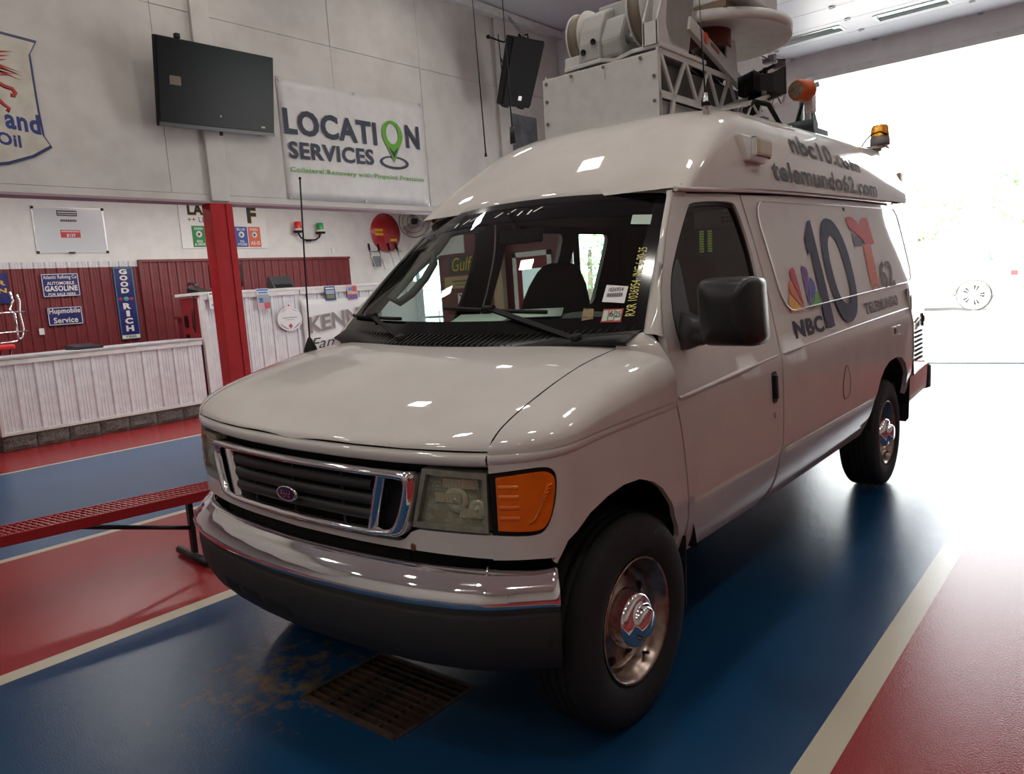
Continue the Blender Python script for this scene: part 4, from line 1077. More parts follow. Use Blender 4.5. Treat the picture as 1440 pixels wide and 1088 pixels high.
b = B(); b.prism([vm((.27, y, z)) for y, z in ((1.42, 2.70), (1.42, 2.82), (1.50, 2.98), (1.54, 3.03), (1.85, 3.06), (1.75, 2.70))], (.012, 0, 0)); b.prism([vm((.36, y, z)) for y, z in ((1.42, 2.70), (1.42, 2.82), (1.50, 2.98), (1.54, 3.03), (1.85, 3.06), (1.75, 2.70))], (-.012, 0, 0)); b.prism([vm((.275, 1.42, 2.70)), vm((.355, 1.42, 2.70)), vm((.355, 1.42, 2.81)), vm((.275, 1.42, 2.81))], (0, .01, 0)); b.prism([vm((.36, y, z)) for y, z in ((1.50, 2.82), (1.54, 3.02), (1.84, 3.05), (1.75, 2.72), (1.55, 2.72))], (-.09, 0, 0)); b.make('reel_cheek', EQW, hd_)
# boom, electronics box, feed and dish
b = B(); b.bar(vm((.36, 1.75, 2.86)), vm((.36, 2.62, 2.60)), .03, .07); b.bar(vm((.20, 1.75, 2.84)), vm((.20, 2.62, 2.58)), .03, .06); dsh = root('x', 'x', 'x') if False else None
boom = b.make('dish_boom', EQW, van)
b = B(); p = vm((.378, 1.93, 2.815)); b.lathe([(0, .004), (.03, .004), (.03, 0)], p, (1, 0, 0), 18); b.make('boom_emblem', SORG, boom)
b = B(); p0 = vm((.376, 2.0, 2.80)); b.bar(p0, vm((.376, 2.1, 2.77)), .004, .02); b.make('boom_stripe', mat('stripe_brown', (.25, .12, .06), .6), boom)
b = B(); b.box((.18, 1.92, 2.985), (.60, 2.4, 3.2)); b.map(vm); eb = b.make('electronics_box', EQW, van, bevel=.008)
b = B(); b.box((.22, 1.92, 2.95), (.50, 2.3, 2.985)); b.map(vm); b.make('box_rail', mat('rail_brown', (.2, .15, .1), .6), eb)
dc = V((.30, 2.30, 2.925))
b = B(); b.lathe([(0, .05), (.2, .042), (.38, .035), (.447, .028), (.452, .0), (.447, -.03), (.44, -.03), (.40, -.004), (.25, .02), (0, .03)], dc, (.02, .03, 1), 72); dsh = b.make('satellite_dish', EQW, van)
b = B(); b.cyl(dc+V((0, -.05, -.07)), dc+V((0, -.05, .03)), .125, n=28); b.make('feed_horn', RUSTF, dsh)
b = B(); b.cyl(dc+V((.0, .02, -.24)), dc+V((0, 0, -.07)), .05, .075, n=20); b.make('feed_cone', EQD, dsh)
for dx in (-.10, .10):
    b = B(); b.prism([dc+V((dx, y, z)) for y, z in ((-.07, -.26), (.10, -.28), (.07, -.02), (-.05, -.02))], (.01, 0, 0)); b.make('dish_bracket', EQW, dsh)
b = B()
for k in range(4): b.tube([dc+V((.02*k-.03, .0, -.10)), dc+V((.05-.03*k, -.05, -.18)), dc+V((-.06+.05*k, .02, -.25)), dc+V((.0, .1, -.30))], .008, 6)
b.make('feed_cable', BLACK, dsh)
text('dish_lettering', 'DynaSat', dsh, LET, dc+V((.27, -.08, -.012)), (.3, .95, 0), (.95, -.3, 0), .16, .035, .001, .01) if False else None
# folded boom cables
b = B()
for k in range(3): b.tube([vm((.33-.03*k, 1.72+.03*k, 2.80)), vm((.31-.03*k, 1.9, 2.72-.02*k)), vm((.30-.03*k, 2.2, 2.66)), vm((.31, 2.5, 2.58))], .011, 6)
b.make('boom_cable', BLACK, boom)
b = B(); b.tube([vm((.56, 2.06, 2.34)), vm((.54, 2.06, 2.43)), vm((.57, 2.12, 2.475)), vm((.62, 2.2, 2.46)), vm((.65, 2.3, 2.36))], .014, 7); b.make('roof_cable_loop', BLACK, van)
# floodlight, amber reel lamp
f0 = V((.57, 2.38, 2.615))
b = B(); 
rows = []
for xx, kx, kz in ((-.12, .55, .55), (-.06, .62, .62), (.0, .68, .68), (.045, .98, .98), (.06, 1, 1)):
    rows.append([f0+V((xx*.55+u_*kx*.0+.0, xx*.8, 0))+V((u_*kx*.82, -u_*kx*.57, v_*kz)) for u_, v_ in ((-.13, -.075), (.13, -.075), (.13, .075), (-.13, .075))])
b.grid(rows, sm=False, closed=True); b.f += [[0, 1, 2, 3], [16, 17, 18, 19]]; b.m += [0, 0]; b.s += [False, False]
fl = b.make('flood_lamp', SATBLK, van)
b = B()
for k in range(10):
    c_ = f0+V((-.11+.0, -.02, 0))+V((.017*k*.82, -.017*k*.57-.03, .0)); b.box(c_-V((.002, .06, .05)), c_+V((.002, .03, .055)))
b.make('cooling_fin', BLACK, fl)
b = B(); b.cyl(f0+V((-.05, -.02, -.05)), f0+V((-.06, .0, -.19)), .035, .05); b.box(f0+V((-.11, -.06, -.24)), f0+V((.0, .06, -.17))); b.make('lamp_foot', BLACK, fl)
b = B(); b.cyl(f0+V((.0, .0, .085)), f0+V((.02, .0, .085)), .018, n=10); b.bar(f0+V((-.10, .05, .08)), f0+V((.09, -.08, .08)), .02, .012); b.make('lamp_knob', BLACK, fl)
o0 = V((.70, 2.62, 2.60)); ax = V((-.25, -.9, -.05)).normalized()
b = B(); b.lathe([(0, -.08), (.055, -.08), (.062, -.06), (.062, .03), (.055, .045), (.05, .05), (0, .05)], o0, ax, 28); wl_ = b.make('winch_drum', mat('winch_orange', (.62, .13, .02), .45, c2=(.5, .1, .02), ns=20), van)
b = B(); b.lathe([(0, .052), (.04, .052), (.046, .05)], o0, ax, 24); b.make('winch_plate', mat('winch_plate_buff', (.42, .36, .27), .5, c2=(.2, .17, .13), ns=60), wl_)
b = B(); b.box(o0+V((.0, .05, -.12)), o0+V((.05, .12, .02))); b.make('winch_bracket', EQW, wl_)
# second lattice along the roof, with dark gear behind it
b = B(); P0, P1 = V((.60, 2.02, 2.455)), V((.60, 3.15, 2.775)); h = V((0, 0, -.085)); e = V((-.2, 0, 0)); n = 12
for o_ in (V((0, 0, 0)), e):
    b.bar(P0+o_, P1+o_, .014, .02); b.bar(P0+h+o_, P1+h+o_, .014, .02)
    for i in range(n):
        p = P0.lerp(P1, i/n)+o_; q = P0.lerp(P1, (i+1)/n)+o_
        b.bar(p if i % 2 else p+h, q+h if i % 2 else q, .01, .012)
    b.bar(P1+o_, P1+h+o_, .014, .02)
for i in range(7): p = P0.lerp(P1, i/6); b.bar(p, p+e, .01, .012)
b.make('roof_lattice', EQW, van)
b = B(); b.box((.30, 3.3, 2.40), (.55, 3.62, 2.50)); b.cyl((.32, 3.2, 2.48), (.6, 3.2, 2.48), .05); b.box((.40, 3.58, 2.42), (.46, 3.62, 2.78)); b.bar((.5, 3.2, 2.42), (.42, 3.45, 2.7), .02, .02); b.bar((.3, 3.55, 2.42), (.5, 3.25, 2.66), .02, .02)
b.make('roof_gear', mat('gear_dark_green', (.02, .04, .04), .5), van)
b = B(); b.bar((.52, 3.3, 2.40), (.52, 3.3, 2.80), .03, .03); b.bar((.46, 3.28, 2.72), (.60, 3.28, 2.76), .02, .03); b.tube([(.52, 3.31, 2.75), (.56, 3.33, 2.7), (.54, 3.34, 2.62), (.57, 3.32, 2.5)], .008, 6); b.make('lattice_stand', mat('stand_grey', (.3, .32, .35), .5), van)
b = B(); b.cyl((.52, 2.9, 2.40), (.52, 3.5, 2.42), .045, n=12); b.box((.46, 2.5, 2.37), (.60, 2.8, 2.42)); b.make('cable_duct', mat('duct_tan', (.35, .3, .24), .6), van)
# whip antennas
def whip(p, q, rb, hb, m1):
    b = B(); p = V(p); q = V(q); d = (q-p).normalized(); b.cyl(p, p+d*hb, rb, rb*.8, n=12); a = b.make('whip_antenna', m1, van)
    b = B(); b.cyl(p+d*hb*.9, q, .004, .0022, n=6); b.make('antenna_whip', BLACK, a)
    return a
whip((-.397, 1.216, 2.34), (-.40, 1.21, 3.18), .017, .09, SATBLK)
whip((-.618, 1.237, 2.31), (-.63, 1.23, 3.35), .008, .02, BLACK)
a = whip((.669, 1.371, 2.31), (.66, 1.36, 2.86), .016, .10, STEEL)
b = B(); b.cyl((.669, 1.371, 2.35), (.669, 1.371, 2.368), .022, n=12); b.make('antenna_collar', BLACK, a)
# beacon
bz = 2.425
b = B(); b.prism([(.60, 4.05, bz-.03), (.78, 4.22, bz-.02), (.78, 4.34, bz-.02), (.58, 4.34, bz-.03)], (0, 0, .02)); b.bar((.62, 4.2, bz-.06), (.74, 4.26, bz-.02), .03, .03); br = b.make('beacon_bracket', PAINT2, van)
b = B(); b.lathe([(0, 0), (.068, 0), (.07, .02), (.066, .065), (0, .065)], (.74, 4.24, bz), (0, 0, 1), 24); bc = b.make('beacon', mat('beacon_base_grey', (.2, .2, .2), .5), van)
b = B(); b.lathe([(.062, .065), (.064, .07), (.06, .135), (.05, .15), (0, .152)], (.74, 4.24, bz), (0, 0, 1), 24); b.make('beacon_lens', mat('beacon_amber', (.85, .36, .03), .2, trans=.3, coat=.5), bc)
b = B(); b.tube([(.62, 4.16, bz-.01), (.66, 4.17, bz+.05), (.70, 4.17, bz+.085), (.76, 4.175, bz+.095), (.80, 4.2, bz+.07)], .006, 6); b.make('beacon_cable', BLACK, bc)
# ------------------------------------------------------------------ floor drain grate
GRT = mat('grate_rust', (.02, .015, .013), .8, c2=(.07, .032, .016), ns=14)
t = root('drain_grate', 'rusty black floor drain grate set in the blue floor under the van bumper', 'grate', (.025, -.365, 0))
b = B()
for a, c in (((GX0, GY0), (GX1, GY0)), ((GX1, GY0), (GX1, GY1)), ((GX1, GY1), (GX0, GY1)), ((GX0, GY1), (GX0, GY0))): b.bar((a[0], a[1], -.013), (c[0], c[1], -.013), .02, .03)
b.make('grate_frame', GRT, t)
m0 = None
for k in range(11):
    y = GY0+.022+.0375*k
    if m0 is None:
        b = B(); b.box((GX0+.008, y-.006, -.035), (GX1-.008, y+.006, -.003)); m0 = b.make('grate_bar', GRT, t); yb = y
    else: o = m0.copy(); COL.objects.link(o); o.parent = t; o.location = (0, y-yb, 0)
for x in (-.12, .025, .17):
    b = B(); b.box((x-.005, GY0+.01, -.036), (x+.005, GY1-.01, -.006)); b.make('cross_bar', GRT, t)

# ------------------------------------------------------------------ red column
b = B(); t = root('red_column', 'tall red boxed steel column standing in front of the white counter', 'column', (-6.6, 3.03, 0))
b = B(); b.box((-6.66, 2.90, 0), (-6.46, 3.185, 2.845)); b.make('column_box', COLRED, t, bevel=.006)
b = B(); b.box((-6.465, 3.10, 0), (-6.448, 3.188, 2.844)); b.make('column_flange', COLRED, t, bevel=.004)
b = B(); b.box((-6.69, 2.86, 0), (-6.42, 3.22, .012)); b.make('base_plate', COLRED, t)

# ------------------------------------------------------------------ counters
def screw_heads(b, x, y0, n, zs, st=.2286):
    for i in range(n):
        for z in zs: b.box((x, y0+st*i-.005, z-.005), (x+.006, y0+st*i+.005, z+.005))
t = root('low_counter', 'low white corrugated reception counter on a grey block base', 'counter', (-8.8, 2.34, 0))
sh0 = None
for k in range(3):
    o = sheet(-8.52, .97+.906*k, .23, 1.075, .906, 1, 4).make('corrugated_sheet', SIDW, t, fix=False) if sh0 is None else sh0.copy()
    if sh0 is None: sh0 = o
    else: COL.objects.link(o); o.parent = t; o.location = (0, .906*k, 0)
b = B(); screw_heads(b, -8.514, 1.17, 11, (.31, 1.0), .25); b.make('sheet_screw', STEEL, t)
b = B(); b.box((-9.15, .97, .2), (-8.53, 3.69, 1.09)); b.make('counter_body', SIDW, t)
b = B(); b.box((-8.53, .965, 1.065), (-8.485, 3.69, 1.135)); b.make('top_trim', TRIMW, t, bevel=.004)
b = B(); b.box((-8.53, .965, .195), (-8.485, 3.69, .235)); b.make('bottom_trim', TRIMW, t, bevel=.004)
b = B(); b.box((-8.54, .955, .195), (-8.48, 1.0, 1.13)); b.make('corner_trim', TRIMW, t, bevel=.004)
b = B(); b.box((-9.2, .96, 1.135), (-8.47, 3.692, 1.165)); b.make('countertop', GREYTOP, t, bevel=.005)
b = B(); b.box((-9.12, .99, 0), (-8.56, 3.69, .195)); b.make('mortar_core', MORT, t)
for k in range(7):
    y0 = .97+.388*k; b = B(); rows = []
    n = 7
    rows = [[(-8.515+.02*random.random() if 0 < i < n and 0 < j < 4 else -8.53, y0+.378*i/n, .004+.187*j/4) for i in range(n+1)] for j in range(5)]
    b.grid(rows, sm=False); b.box((-8.6, y0, .004), (-8.531, y0+.378, .191)); b.make('concrete_block', SPLIT, t)
for k in range(2):
    b = B(); b.box((-8.56-.3*k-.29, .965, .004), (-8.56-.3*k, 1.0, .191)); b.make('concrete_block', SPLIT, t)

t = root('tall_counter', 'tall white corrugated service counter with flyers taped to its front', 'counter', (-8.8, 6.0, 0))
sh0 = None
for k in range(5):
    o = sheet(-8.52, 3.79+.914*k, .06, 1.75, .914, 1, 4).make('corrugated_sheet', SIDW, t, fix=False) if sh0 is None else sh0.copy()
    if sh0 is None: sh0 = o
    else: COL.objects.link(o); o.parent = t; o.location = (0, .914*k, 0)
b = B(); screw_heads(b, -8.514, 3.97, 18, (.4, 1.15, 1.62), .25); b.make('sheet_screw', STEEL, t)
b = B(); b.box((-9.1, 3.76, .0), (-8.53, 8.36, 1.76)); b.make('counter_body', SIDW, t)
b = B(); b.box((-9.1, 3.745, .3), (-8.56, 3.76, 1.76)); b.make('end_panel', mat('end_panel_red', (.24, .02, .025), .3), t)
b = B(); b.box((-8.56, 3.735, .05), (-8.485, 3.80, 1.76)); b.make('corner_trim', TRIMW, t, bevel=.005)
b = B(); b.box((-8.53, 3.74, 1.72), (-8.48, 5.48, 1.79)); b.box((-8.53, 5.50, 1.72), (-8.48, 8.36, 1.79)); b.make('top_trim', TRIMW, t, bevel=.004)
b = B(); b.box((-9.15, 3.70, 1.79), (-8.474, 8.38, 1.835)); b.make('countertop', TRIMW, t, bevel=.005)
b = B()
for z in (1.50, 1.22):
    b.cyl((-8.95, 3.745, z), (-8.95, 3.725, z), .008)
    for k in range(3): b.box((-8.985+.03*k, 3.72, z-.17), (-8.965+.03*k, 3.735, z))
tag(b.make('key_rack', BLACK), 'black bunches of keys hanging on the red end of the tall counter', 'keys')
# things on the counters
b = B(); b.prism([(-8.95, 3.80, 1.835), (-8.60, 3.80, 1.835), (-8.60, 3.80, 1.86), (-8.95, 3.80, 1.92)], (0, .20, 0)); ph = b
t = root('desk_phone', 'black desk phone on the left end of the tall counter', 'phone', (-8.72, 3.88, 1.835))
ph.make('phone_body', BLACK, t, bevel=.008)
b = B(); b.tube([(-8.90, 3.80, 1.965), (-8.82, 3.80, 1.99), (-8.70, 3.80, 1.955), (-8.62, 3.80, 1.915)], .025, 8); b.make('handset', SATBLK, t)
b = B(); b.tube([(-8.66, 3.79, 1.86), (-8.62, 3.72, 1.80), (-8.63, 3.70, 1.5), (-8.66, 3.70, 1.25), (-8.70, 3.70, 1.32), (-8.68, 3.70, 1.6)], .01, 6); b.make('phone_cord', BLACK, t)
t = root('card_terminal', 'black angled display stand on the tall counter before the maroon wall', 'display', (-8.8, 5.40, 1.835))
b = B(); b.prism([(-8.68, 5.16, 1.837), (-8.98, 5.20, 1.837), (-8.98, 5.24, 2.05), (-8.93, 5.24, 2.05)], (0, .40, 0)); b.make('display_shell', SATBLK, t, bevel=.006)
b = B(); b.prism([(-8.70, 5.20, 1.847), (-8.93, 5.25, 2.03), (-8.93, 5.58, 2.03), (-8.70, 5.53, 1.847)], (.006, 0, .006)); b.make('display_face', SCREEN, t)
t = root('computer_monitor', 'black computer monitor half hidden behind the red column', 'monitor', (-9.35, 4.72, 1.5))
b = B(); b.box((-9.36, 4.42, 1.92), (-9.32, 5.0, 2.29)); b.make('monitor_shell', BLACK, t, bevel=.008)
b = B(); b.box((-9.32, 4.44, 1.94), (-9.316, 4.98, 2.27)); b.make('monitor_face', SCREEN, t)
b = B(); b.cyl((-9.36, 4.71, 1.52), (-9.36, 4.71, 1.98), .02); b.box((-9.48, 4.6, 1.5), (-9.26, 4.82, 1.52)); b.make('monitor_stand', BLACK, t)
t = root('back_desk', 'low maroon work desk behind the tall counter', 'desk', (-9.4, 5.4, 0))
b = B(); b.box((-9.65, 3.9, 1.46), (-9.2, 7.6, 1.5)); b.make('desk_top', DKRED, t)
for y in (3.95, 7.5): b = B(); b.box((-9.63, y, 0), (-9.22, y+.04, 1.46)); b.make('desk_leg', DKRED, t)
b = B(); b.prism([(-8.95, 1.98, 1.165), (-8.55, 1.98, 1.165), (-8.55, 1.98, 1.20), (-8.95, 1.98, 1.235)], (0, .34, 0)); o = b.make('counter_tray', SATBLK, bevel=.01); tag(o, 'flat black tray lying on the grey low countertop', 'tray')
# chrome rack chair with red seat behind the low counter
t = root('chrome_stool', 'chrome tube backed stool with red padded seat behind the low counter', 'stool', (-9.55, 1.3, 0))
b = B(); b.box((-9.78, .95, 1.23), (-9.30, 1.52, 1.30)); b.make('seat', mat('seat_red', (.50, .02, .02), .3), t, bevel=.025, seg=3)
for y in (1.05, 1.58):
    b = B(); b.tube([(-9.36, y, 1.32), (-9.36, y, 1.70), (-9.40, y-.04, 1.76), (-9.42, y+.02, 1.88), (-9.42, y, 2.0)], .018, 8); b.make('back_tube', CHROME, t)
b = B(); b.tube([(-9.36, 1.64, 1.95), (-9.36, 1.66, 1.86), (-9.36, 1.64, 1.72), (-9.36, 1.66, 1.5), (-9.36, 1.63, 1.38), (-9.36, 1.55, 1.33), (-9.36, 1.0, 1.31)], .014, 8); b.make('back_tube', CHROME, t)
for z in (1.46, 1.72): b = B(); b.tube([(-9.35, .8, z), (-9.35, 1.70, z)], .011, 8); b.make('cross_tube', CHROME, t)
for x, y in ((-9.72, 1.0), (-9.36, 1.0), (-9.72, 1.46), (-9.36, 1.46)): b = B(); b.cyl((x, y, 0), (x, y, 1.24), .014); b.make('leg', CHROME, t)

# ------------------------------------------------------------------ wainscot of maroon siding on the back wall
wb = D.objects['wall_back']
sh0 = None
def run(y0, n, z0, z1, m):
    f = None
    for k in range(n):
        if f is None: f = o = sheet(-10.998, y0, z0, z1, .648, 1, 4).make('corrugated_sheet', m, wb, fix=False)
        else: o = f.copy(); COL.objects.link(o); o.parent = wb; o.location = (0, .648*k, 0)
run(4.075-6*.648, 6, .75, 2.395, MAROON); run(4.075-6*.648, 6, 2.40, 2.49, SIDW)
run(8.63-7*.648, 7, .75, 2.47, MAROON)
b = B(); b.box((-11.0, 4.09, 2.465), (-10.955, 8.64, 2.505)); b.make('wainscot_cap', MAROON, wb)
b = B(); b.box((-11.0, 4.07, .75), (-10.95, 4.12, 2.5)); b.make('corner_trim', MAROON, wb)
b = B(); b.box((-11.0, .1, .1), (-10.99, 8.63, .76)); b.make('base_panel', DKRED, wb)

# ------------------------------------------------------------------ signs on a wall facing +x
def plate(t, x, y0, y1, z0, z1, m, th=.012, name='plate'):
    b = B(); b.box((x, y0, z0), (x+th, y1, z1)); return b.make(name, m, t)
def wt(t, s, x, yc, zc_, w_, h, m, bold=0, sh=0, sl=0): return text('lettering', s, t, m, (x, yc, zc_), (0, 1, sl), (0, 0, 1), w_, h, .001, bold, None, sh)
XB = -10.975
t = root('whiteboard', 'silver framed whiteboard with three printed strips above the maroon siding', 'whiteboard', (-11, 3.08, 2.635))
plate(t, -10.998, 2.555, 3.60, 2.64, 3.33, WBOARD, .012, 'board')
b = B()
for p, q in (((2.55, 2.635), (3.605, 2.635)), ((3.605, 2.635), (3.605, 3.335)), ((3.605, 3.335), (2.55, 3.335)), ((2.55, 3.335), (2.55, 2.635))): b.bar((-10.99, *p), (-10.99, *q), .02, .012)
b.make('board_frame', STEEL, t)
for y, z in ((2.555, 2.64), (3.6, 2.64), (3.6, 3.33), (2.555, 3.33)): b = B(); b.box((-10.985, y-.02, z-.02), (-10.97, y+.02, z+.02)); b.make('frame_corner', BLACK, t)
plate(t, -10.986, 2.90, 3.2, 3.21, 3.295, INK, .003, 'printed_strip')
b = B()
for k in range(14): b.box((-10.983, 2.915+.02*k, 3.255), (-10.981, 2.929+.02*k, 3.277))
for k in range(14): b.box((-10.983, 2.915+.02*k, 3.225), (-10.981, 2.927+.02*k, 3.240))
b.make('strip_print', PAPER, t)
b = B()
for k in range(9): b.prism([(-10.985, 2.94+.027*k, 3.12), (-10.985, 2.96+.027*k, 3.12), (-10.985, 2.967+.027*k, 3.155), (-10.985, 2.947+.027*k, 3.155)], (.002, 0, 0))
b.make('strip_print', mat('print_brown', (.12, .03, .03), .6), t)
pl = plate(t, -10.986, 2.92, 3.215, 2.87, 2.99, SREDM, .003, 'printed_strip')
wt(pl, '$129', -10.982, 3.07, 2.905, .13, .055, PAPER, .02)
b = B()
for k in range(15): b.box((-10.983, 2.935+.018*k, 2.958), (-10.981, 2.948+.018*k, 2.975))
b.make('strip_print', PAPER, t)
b = B(); b.box((-10.98, 3.0, 2.625), (-10.93, 3.08, 2.64)); b.make('pen_tray', BLACK, t)

t = root('lane_lights_sign', 'white wall sign with coloured light key panels behind the red column', 'sign', (-11, 5.8, 2.69))
plate(t, -10.998, 4.91, 6.66, 2.69, 3.60, mat('sign_white', (.80, .80, .78), .4), .02)
def fat(s, yc, zc_, w_, h):
    wt(t, s, -10.977, yc+.012, zc_-.012, w_, h, SYEL, .045); wt(t, s, -10.975, yc, zc_, w_, h, INK, .045)
fat('LANE', 5.38, 3.39, .62, .20); fat('F', 6.36, 3.32, .2, .31)
wt(t, '++ LIGHTS ++', -10.977, 5.50, 3.205, .88, .09, INK, 0)
for y0, y1, m, l1, l2 in ((5.115, 5.375, SGRN, 'GREEN', 'RIDE\n& DRIVE'), (5.40, 5.66, SYEL, '', ''), (5.97, 6.23, SBLU, 'BLUE', 'TITLE\nATTACHED'), (6.25, 6.51, SORG, 'RED', 'AS-IS')):
    pn = plate(t, -10.978, y0, y1, 2.715, 3.095, m, .003, 'colour_panel'); yc = (y0+y1)/2
    if l1:
        wt(pn, l1, -10.974, yc, 3.045, .17, .045, PAPER, .02); wt(pn, l2, -10.974, yc, 2.79, .2, .1 if '\n' in l2 else .07, PAPER, .02)
    b = B(); b.lathe([(0, .001), (.06, .001), (.06, 0)], (-10.974, yc, 2.945), (1, 0, 0), 18); b.make('panel_emblem', PAPER, pn)
    b = B(); b.lathe([(0, .002), (.022, .002), (.022, 0)], (-10.973, yc, 2.945), (1, 0, 0), 12); b.make('emblem_centre', INK, pn)

def sign(name, label, x, y0, y1, z0, z1, m, edge, rows, th=.015, cat='sign'):
    t = root(name, label, cat, (x, (y0+y1)/2, z0)); plate(t, x, y0, y1, z0, z1, m, th)
    e = .012; xe = x+th
    b = B()
    for p, q in (((y0+e, z0+e), (y1-e, z0+e)), ((y1-e, z0+e), (y1-e, z1-e)), ((y1-e, z1-e), (y0+e, z1-e)), ((y0+e, z1-e), (y0+e, z0+e))): b.bar((xe, *p), (xe, *q), e*.8, .003, (1, 0, 0))
    b.make('border', edge, t)
    for s, yc, zc_, w_, h, mm, bo in rows: wt(t, s, xe, yc, zc_, w_, h, mm, bo)
    return t
XS = -10.972
sign('enamel_sign', 'upper navy enamel automobile gasoline sign on the maroon siding', XS, 2.53, 3.08, 1.945, 2.31, NAVY, CREAM,
     [('Atlantic Refining Co', 2.805, 2.245, .49, .075, CREAM, .01), ('AUTOMOBILE', 2.805, 2.158, .40, .05, CREAM, .02), ('GASOLINE', 2.805, 2.075, .48, .085, CREAM, .03), ('FOR SALE HERE', 2.805, 1.985, .40, .04, CREAM, .02)])
sign('enamel_sign', 'smaller navy enamel service sign just below the gasoline sign', XS, 2.55, 3.065, 1.497, 1.783, NAVY, CREAM,
     [('Hupmobile', 2.807, 1.71, .46, .105, CREAM, .02), ('Service', 2.807, 1.575, .36, .09, CREAM, .02)])
t = sign('enamel_sign', 'tall narrow navy enamel sign with stacked white letters and teal border', XS, 3.63, 3.955, 1.175, 2.385, NAVY, TEAL, [])
for k, ch in enumerate('GOOD'):
    wt(t, ch, XS+.015, 3.79, 2.31-.105*k, .13, .085, CREAM, .05)
    b = B(); b.box((XS+.015, 3.735, 2.265-.105*k), (XS+.0165, 3.845, 2.277-.105*k)) if False else None
for k, ch in enumerate('RICH'): wt(t, ch, XS+.015, 3.79, 1.735-.125*k, .13 if ch != 'I' else .06, .10, CREAM, .05)
b = B(); b.ball((XS+.017, 3.79, 1.855), .045, 12, 8, sc=(.08, 1, .8)); b.make('emblem', TEAL, t)
for s_ in (-1, 1): b = B(); b.prism([(XS+.016, 3.79+s_*.05, 1.855), (XS+.016, 3.79+s_*.09, 1.885), (XS+.016, 3.79+s_*.135, 1.855), (XS+.016, 3.79+s_*.09, 1.825)], (.002, 0, 0)); b.make('emblem', SREDM, t)
pl = plate(t, XS+.014, 3.645, 3.94, 1.19, 1.25, CREAM, .003, 'foot_band'); wt(pl, 'TIRES', XS+.0175, 3.79, 1.22, .18, .04, INK, .02)
sign('enamel_sign', 'navy sign with yellow letters cut by the left edge of view', XS, 1.0, 2.07, 1.88, 2.335, NAVY, NAVY, [('R', 1.985, 2.19, .11, .075, SYEL, .03), ('N', 1.985, 2.075, .11, .07, SYEL, .03)])
b = B(); b.box((-10.978, 2.40, 1.37), (-10.962, 2.475, 1.47)); o = b.make('wall_outlet', PAPER, bevel=.004); tag(o, 'small white outlet cover on maroon siding under the navy signs', 'outlet')
b = B(); b.box((-10.999, 8.19, 2.58), (-10.98, 8.27, 2.70)); o = b.make('light_switch', PAPER, bevel=.004); tag(o, 'white thermostat plate on the wall above the maroon siding', 'switch')
# red and green beacons on a curved bracket
t = root('signal_lights', 'red and green signal beacons on a black forked wall bracket', 'beacon light', (-11, 7.6, 2.8))
b = B(); b.tube([(-10.90, 7.34, 2.99), (-10.90, 7.38, 2.90), (-10.90, 7.46, 2.85), (-10.90, 7.60, 2.84), (-10.90, 7.74, 2.85), (-10.90, 7.84, 2.90), (-10.90, 7.87, 2.97)], .016, 8); b.bar((-10.99, 7.6, 2.84), (-10.89, 7.6, 2.84), .08, .04); b.make('bracket', BLACK, t)
for y, z, c in ((7.335, 2.99, (.75, .02, .015)), (7.875, 2.975, (.01, .35, .07))):
    b = B(); b.lathe([(0, 0), (.10, 0), (.10, .035), (0, .035)], (-10.89, y, z), (0, 0, 1), 20); bs = b.make('beacon_base', BLACK, t)
    b = B(); b.lathe([(.075, .035), (.075, .075), (0, .075)], (-10.89, y, z), (0, 0, 1), 20); b.make('beacon_collar', PAPER, bs)
    b = B(); b.lathe([(.07, .075), (.068, .20), (.06, .215), (0, .217)], (-10.89, y, z), (0, 0, 1), 20); b.make('beacon_dome', mat('dome', c, .25, coat=.5), bs)
# round sign, left without its figure
t = root('round_sign', 'round red disc sign high on the white back wall', 'sign', (-10.98, 9.73, 2.57))
def disc(r, x, m, name, yc=9.74, zc_=3.02, par=None): b = B(); b.lathe([(0, .006), (r, .006), (r, 0), (0, 0)], (x, yc, zc_), (1, 0, 0), 40); return b.make(name, m, par or t)
disc(.45, -10.99, CREAM, 'disc_rim'); disc(.437, -10.985, mat('disc_red', (.42, .015, .02), .3, c2=(.5, .12, .13), ns=2.2), 'disc_face')
for a_, c_, z_ in ((9.42, 9.66, 3.05), (9.43, 9.66, 2.96), (9.86, 10.06, 2.83)): b = B(); b.box((-10.977, a_, z_), (-10.974, c_, z_+.06)); b.make('disc_bar', SYEL, t)
# wall fan
t = root('wall_fan', 'round black caged fan high in the corner above the glass door', 'fan', (-10.55, 10.3, 2.9))
fc_ = V((-10.55, 10.25, 3.24)); ax = V((.5, -.86, -.1)).normalized(); e1 = ax.orthogonal().normalized(); e2 = ax.cross(e1)
b = B()
for r, d in ((.36, 0), (.35, .05), (.25, .09), (.14, .11)): b.tube([fc_+ax*d+(e1*math.cos(2*PI*i/36)+e2*math.sin(2*PI*i/36))*r for i in range(36)], .006, 5, closed=True)
for i in range(40): u_ = e1*math.cos(2*PI*i/40)+e2*math.sin(2*PI*i/40); b.tube([fc_+u_*.36, fc_+u_*.35+ax*.05, fc_+u_*.2+ax*.10, fc_+u_*.06+ax*.12], .002, 4)
b.make('fan_cage', SATBLK, t)
for i in range(3):
    a = 2*PI*i/3; u_ = e1*math.cos(a)+e2*math.sin(a); w_ = ax.cross(u_); b = B(); b.prism([fc_+u_*.05-w_*.03, fc_+u_*.30-w_*.12+ax*.02, fc_+u_*.33+w_*.06-ax*.02, fc_+u_*.08+w_*.05], ax*.004); b.make('fan_blade', mat('blade_grey', (.3, .3, .3), .4), t)
b = B(); b.cyl(fc_-ax*.12, fc_+ax*.06, .07); b.bar(fc_-ax*.1, V((-10.8, 10.49, 3.24)), .05, .05); b.make('fan_motor', BLACK, t)
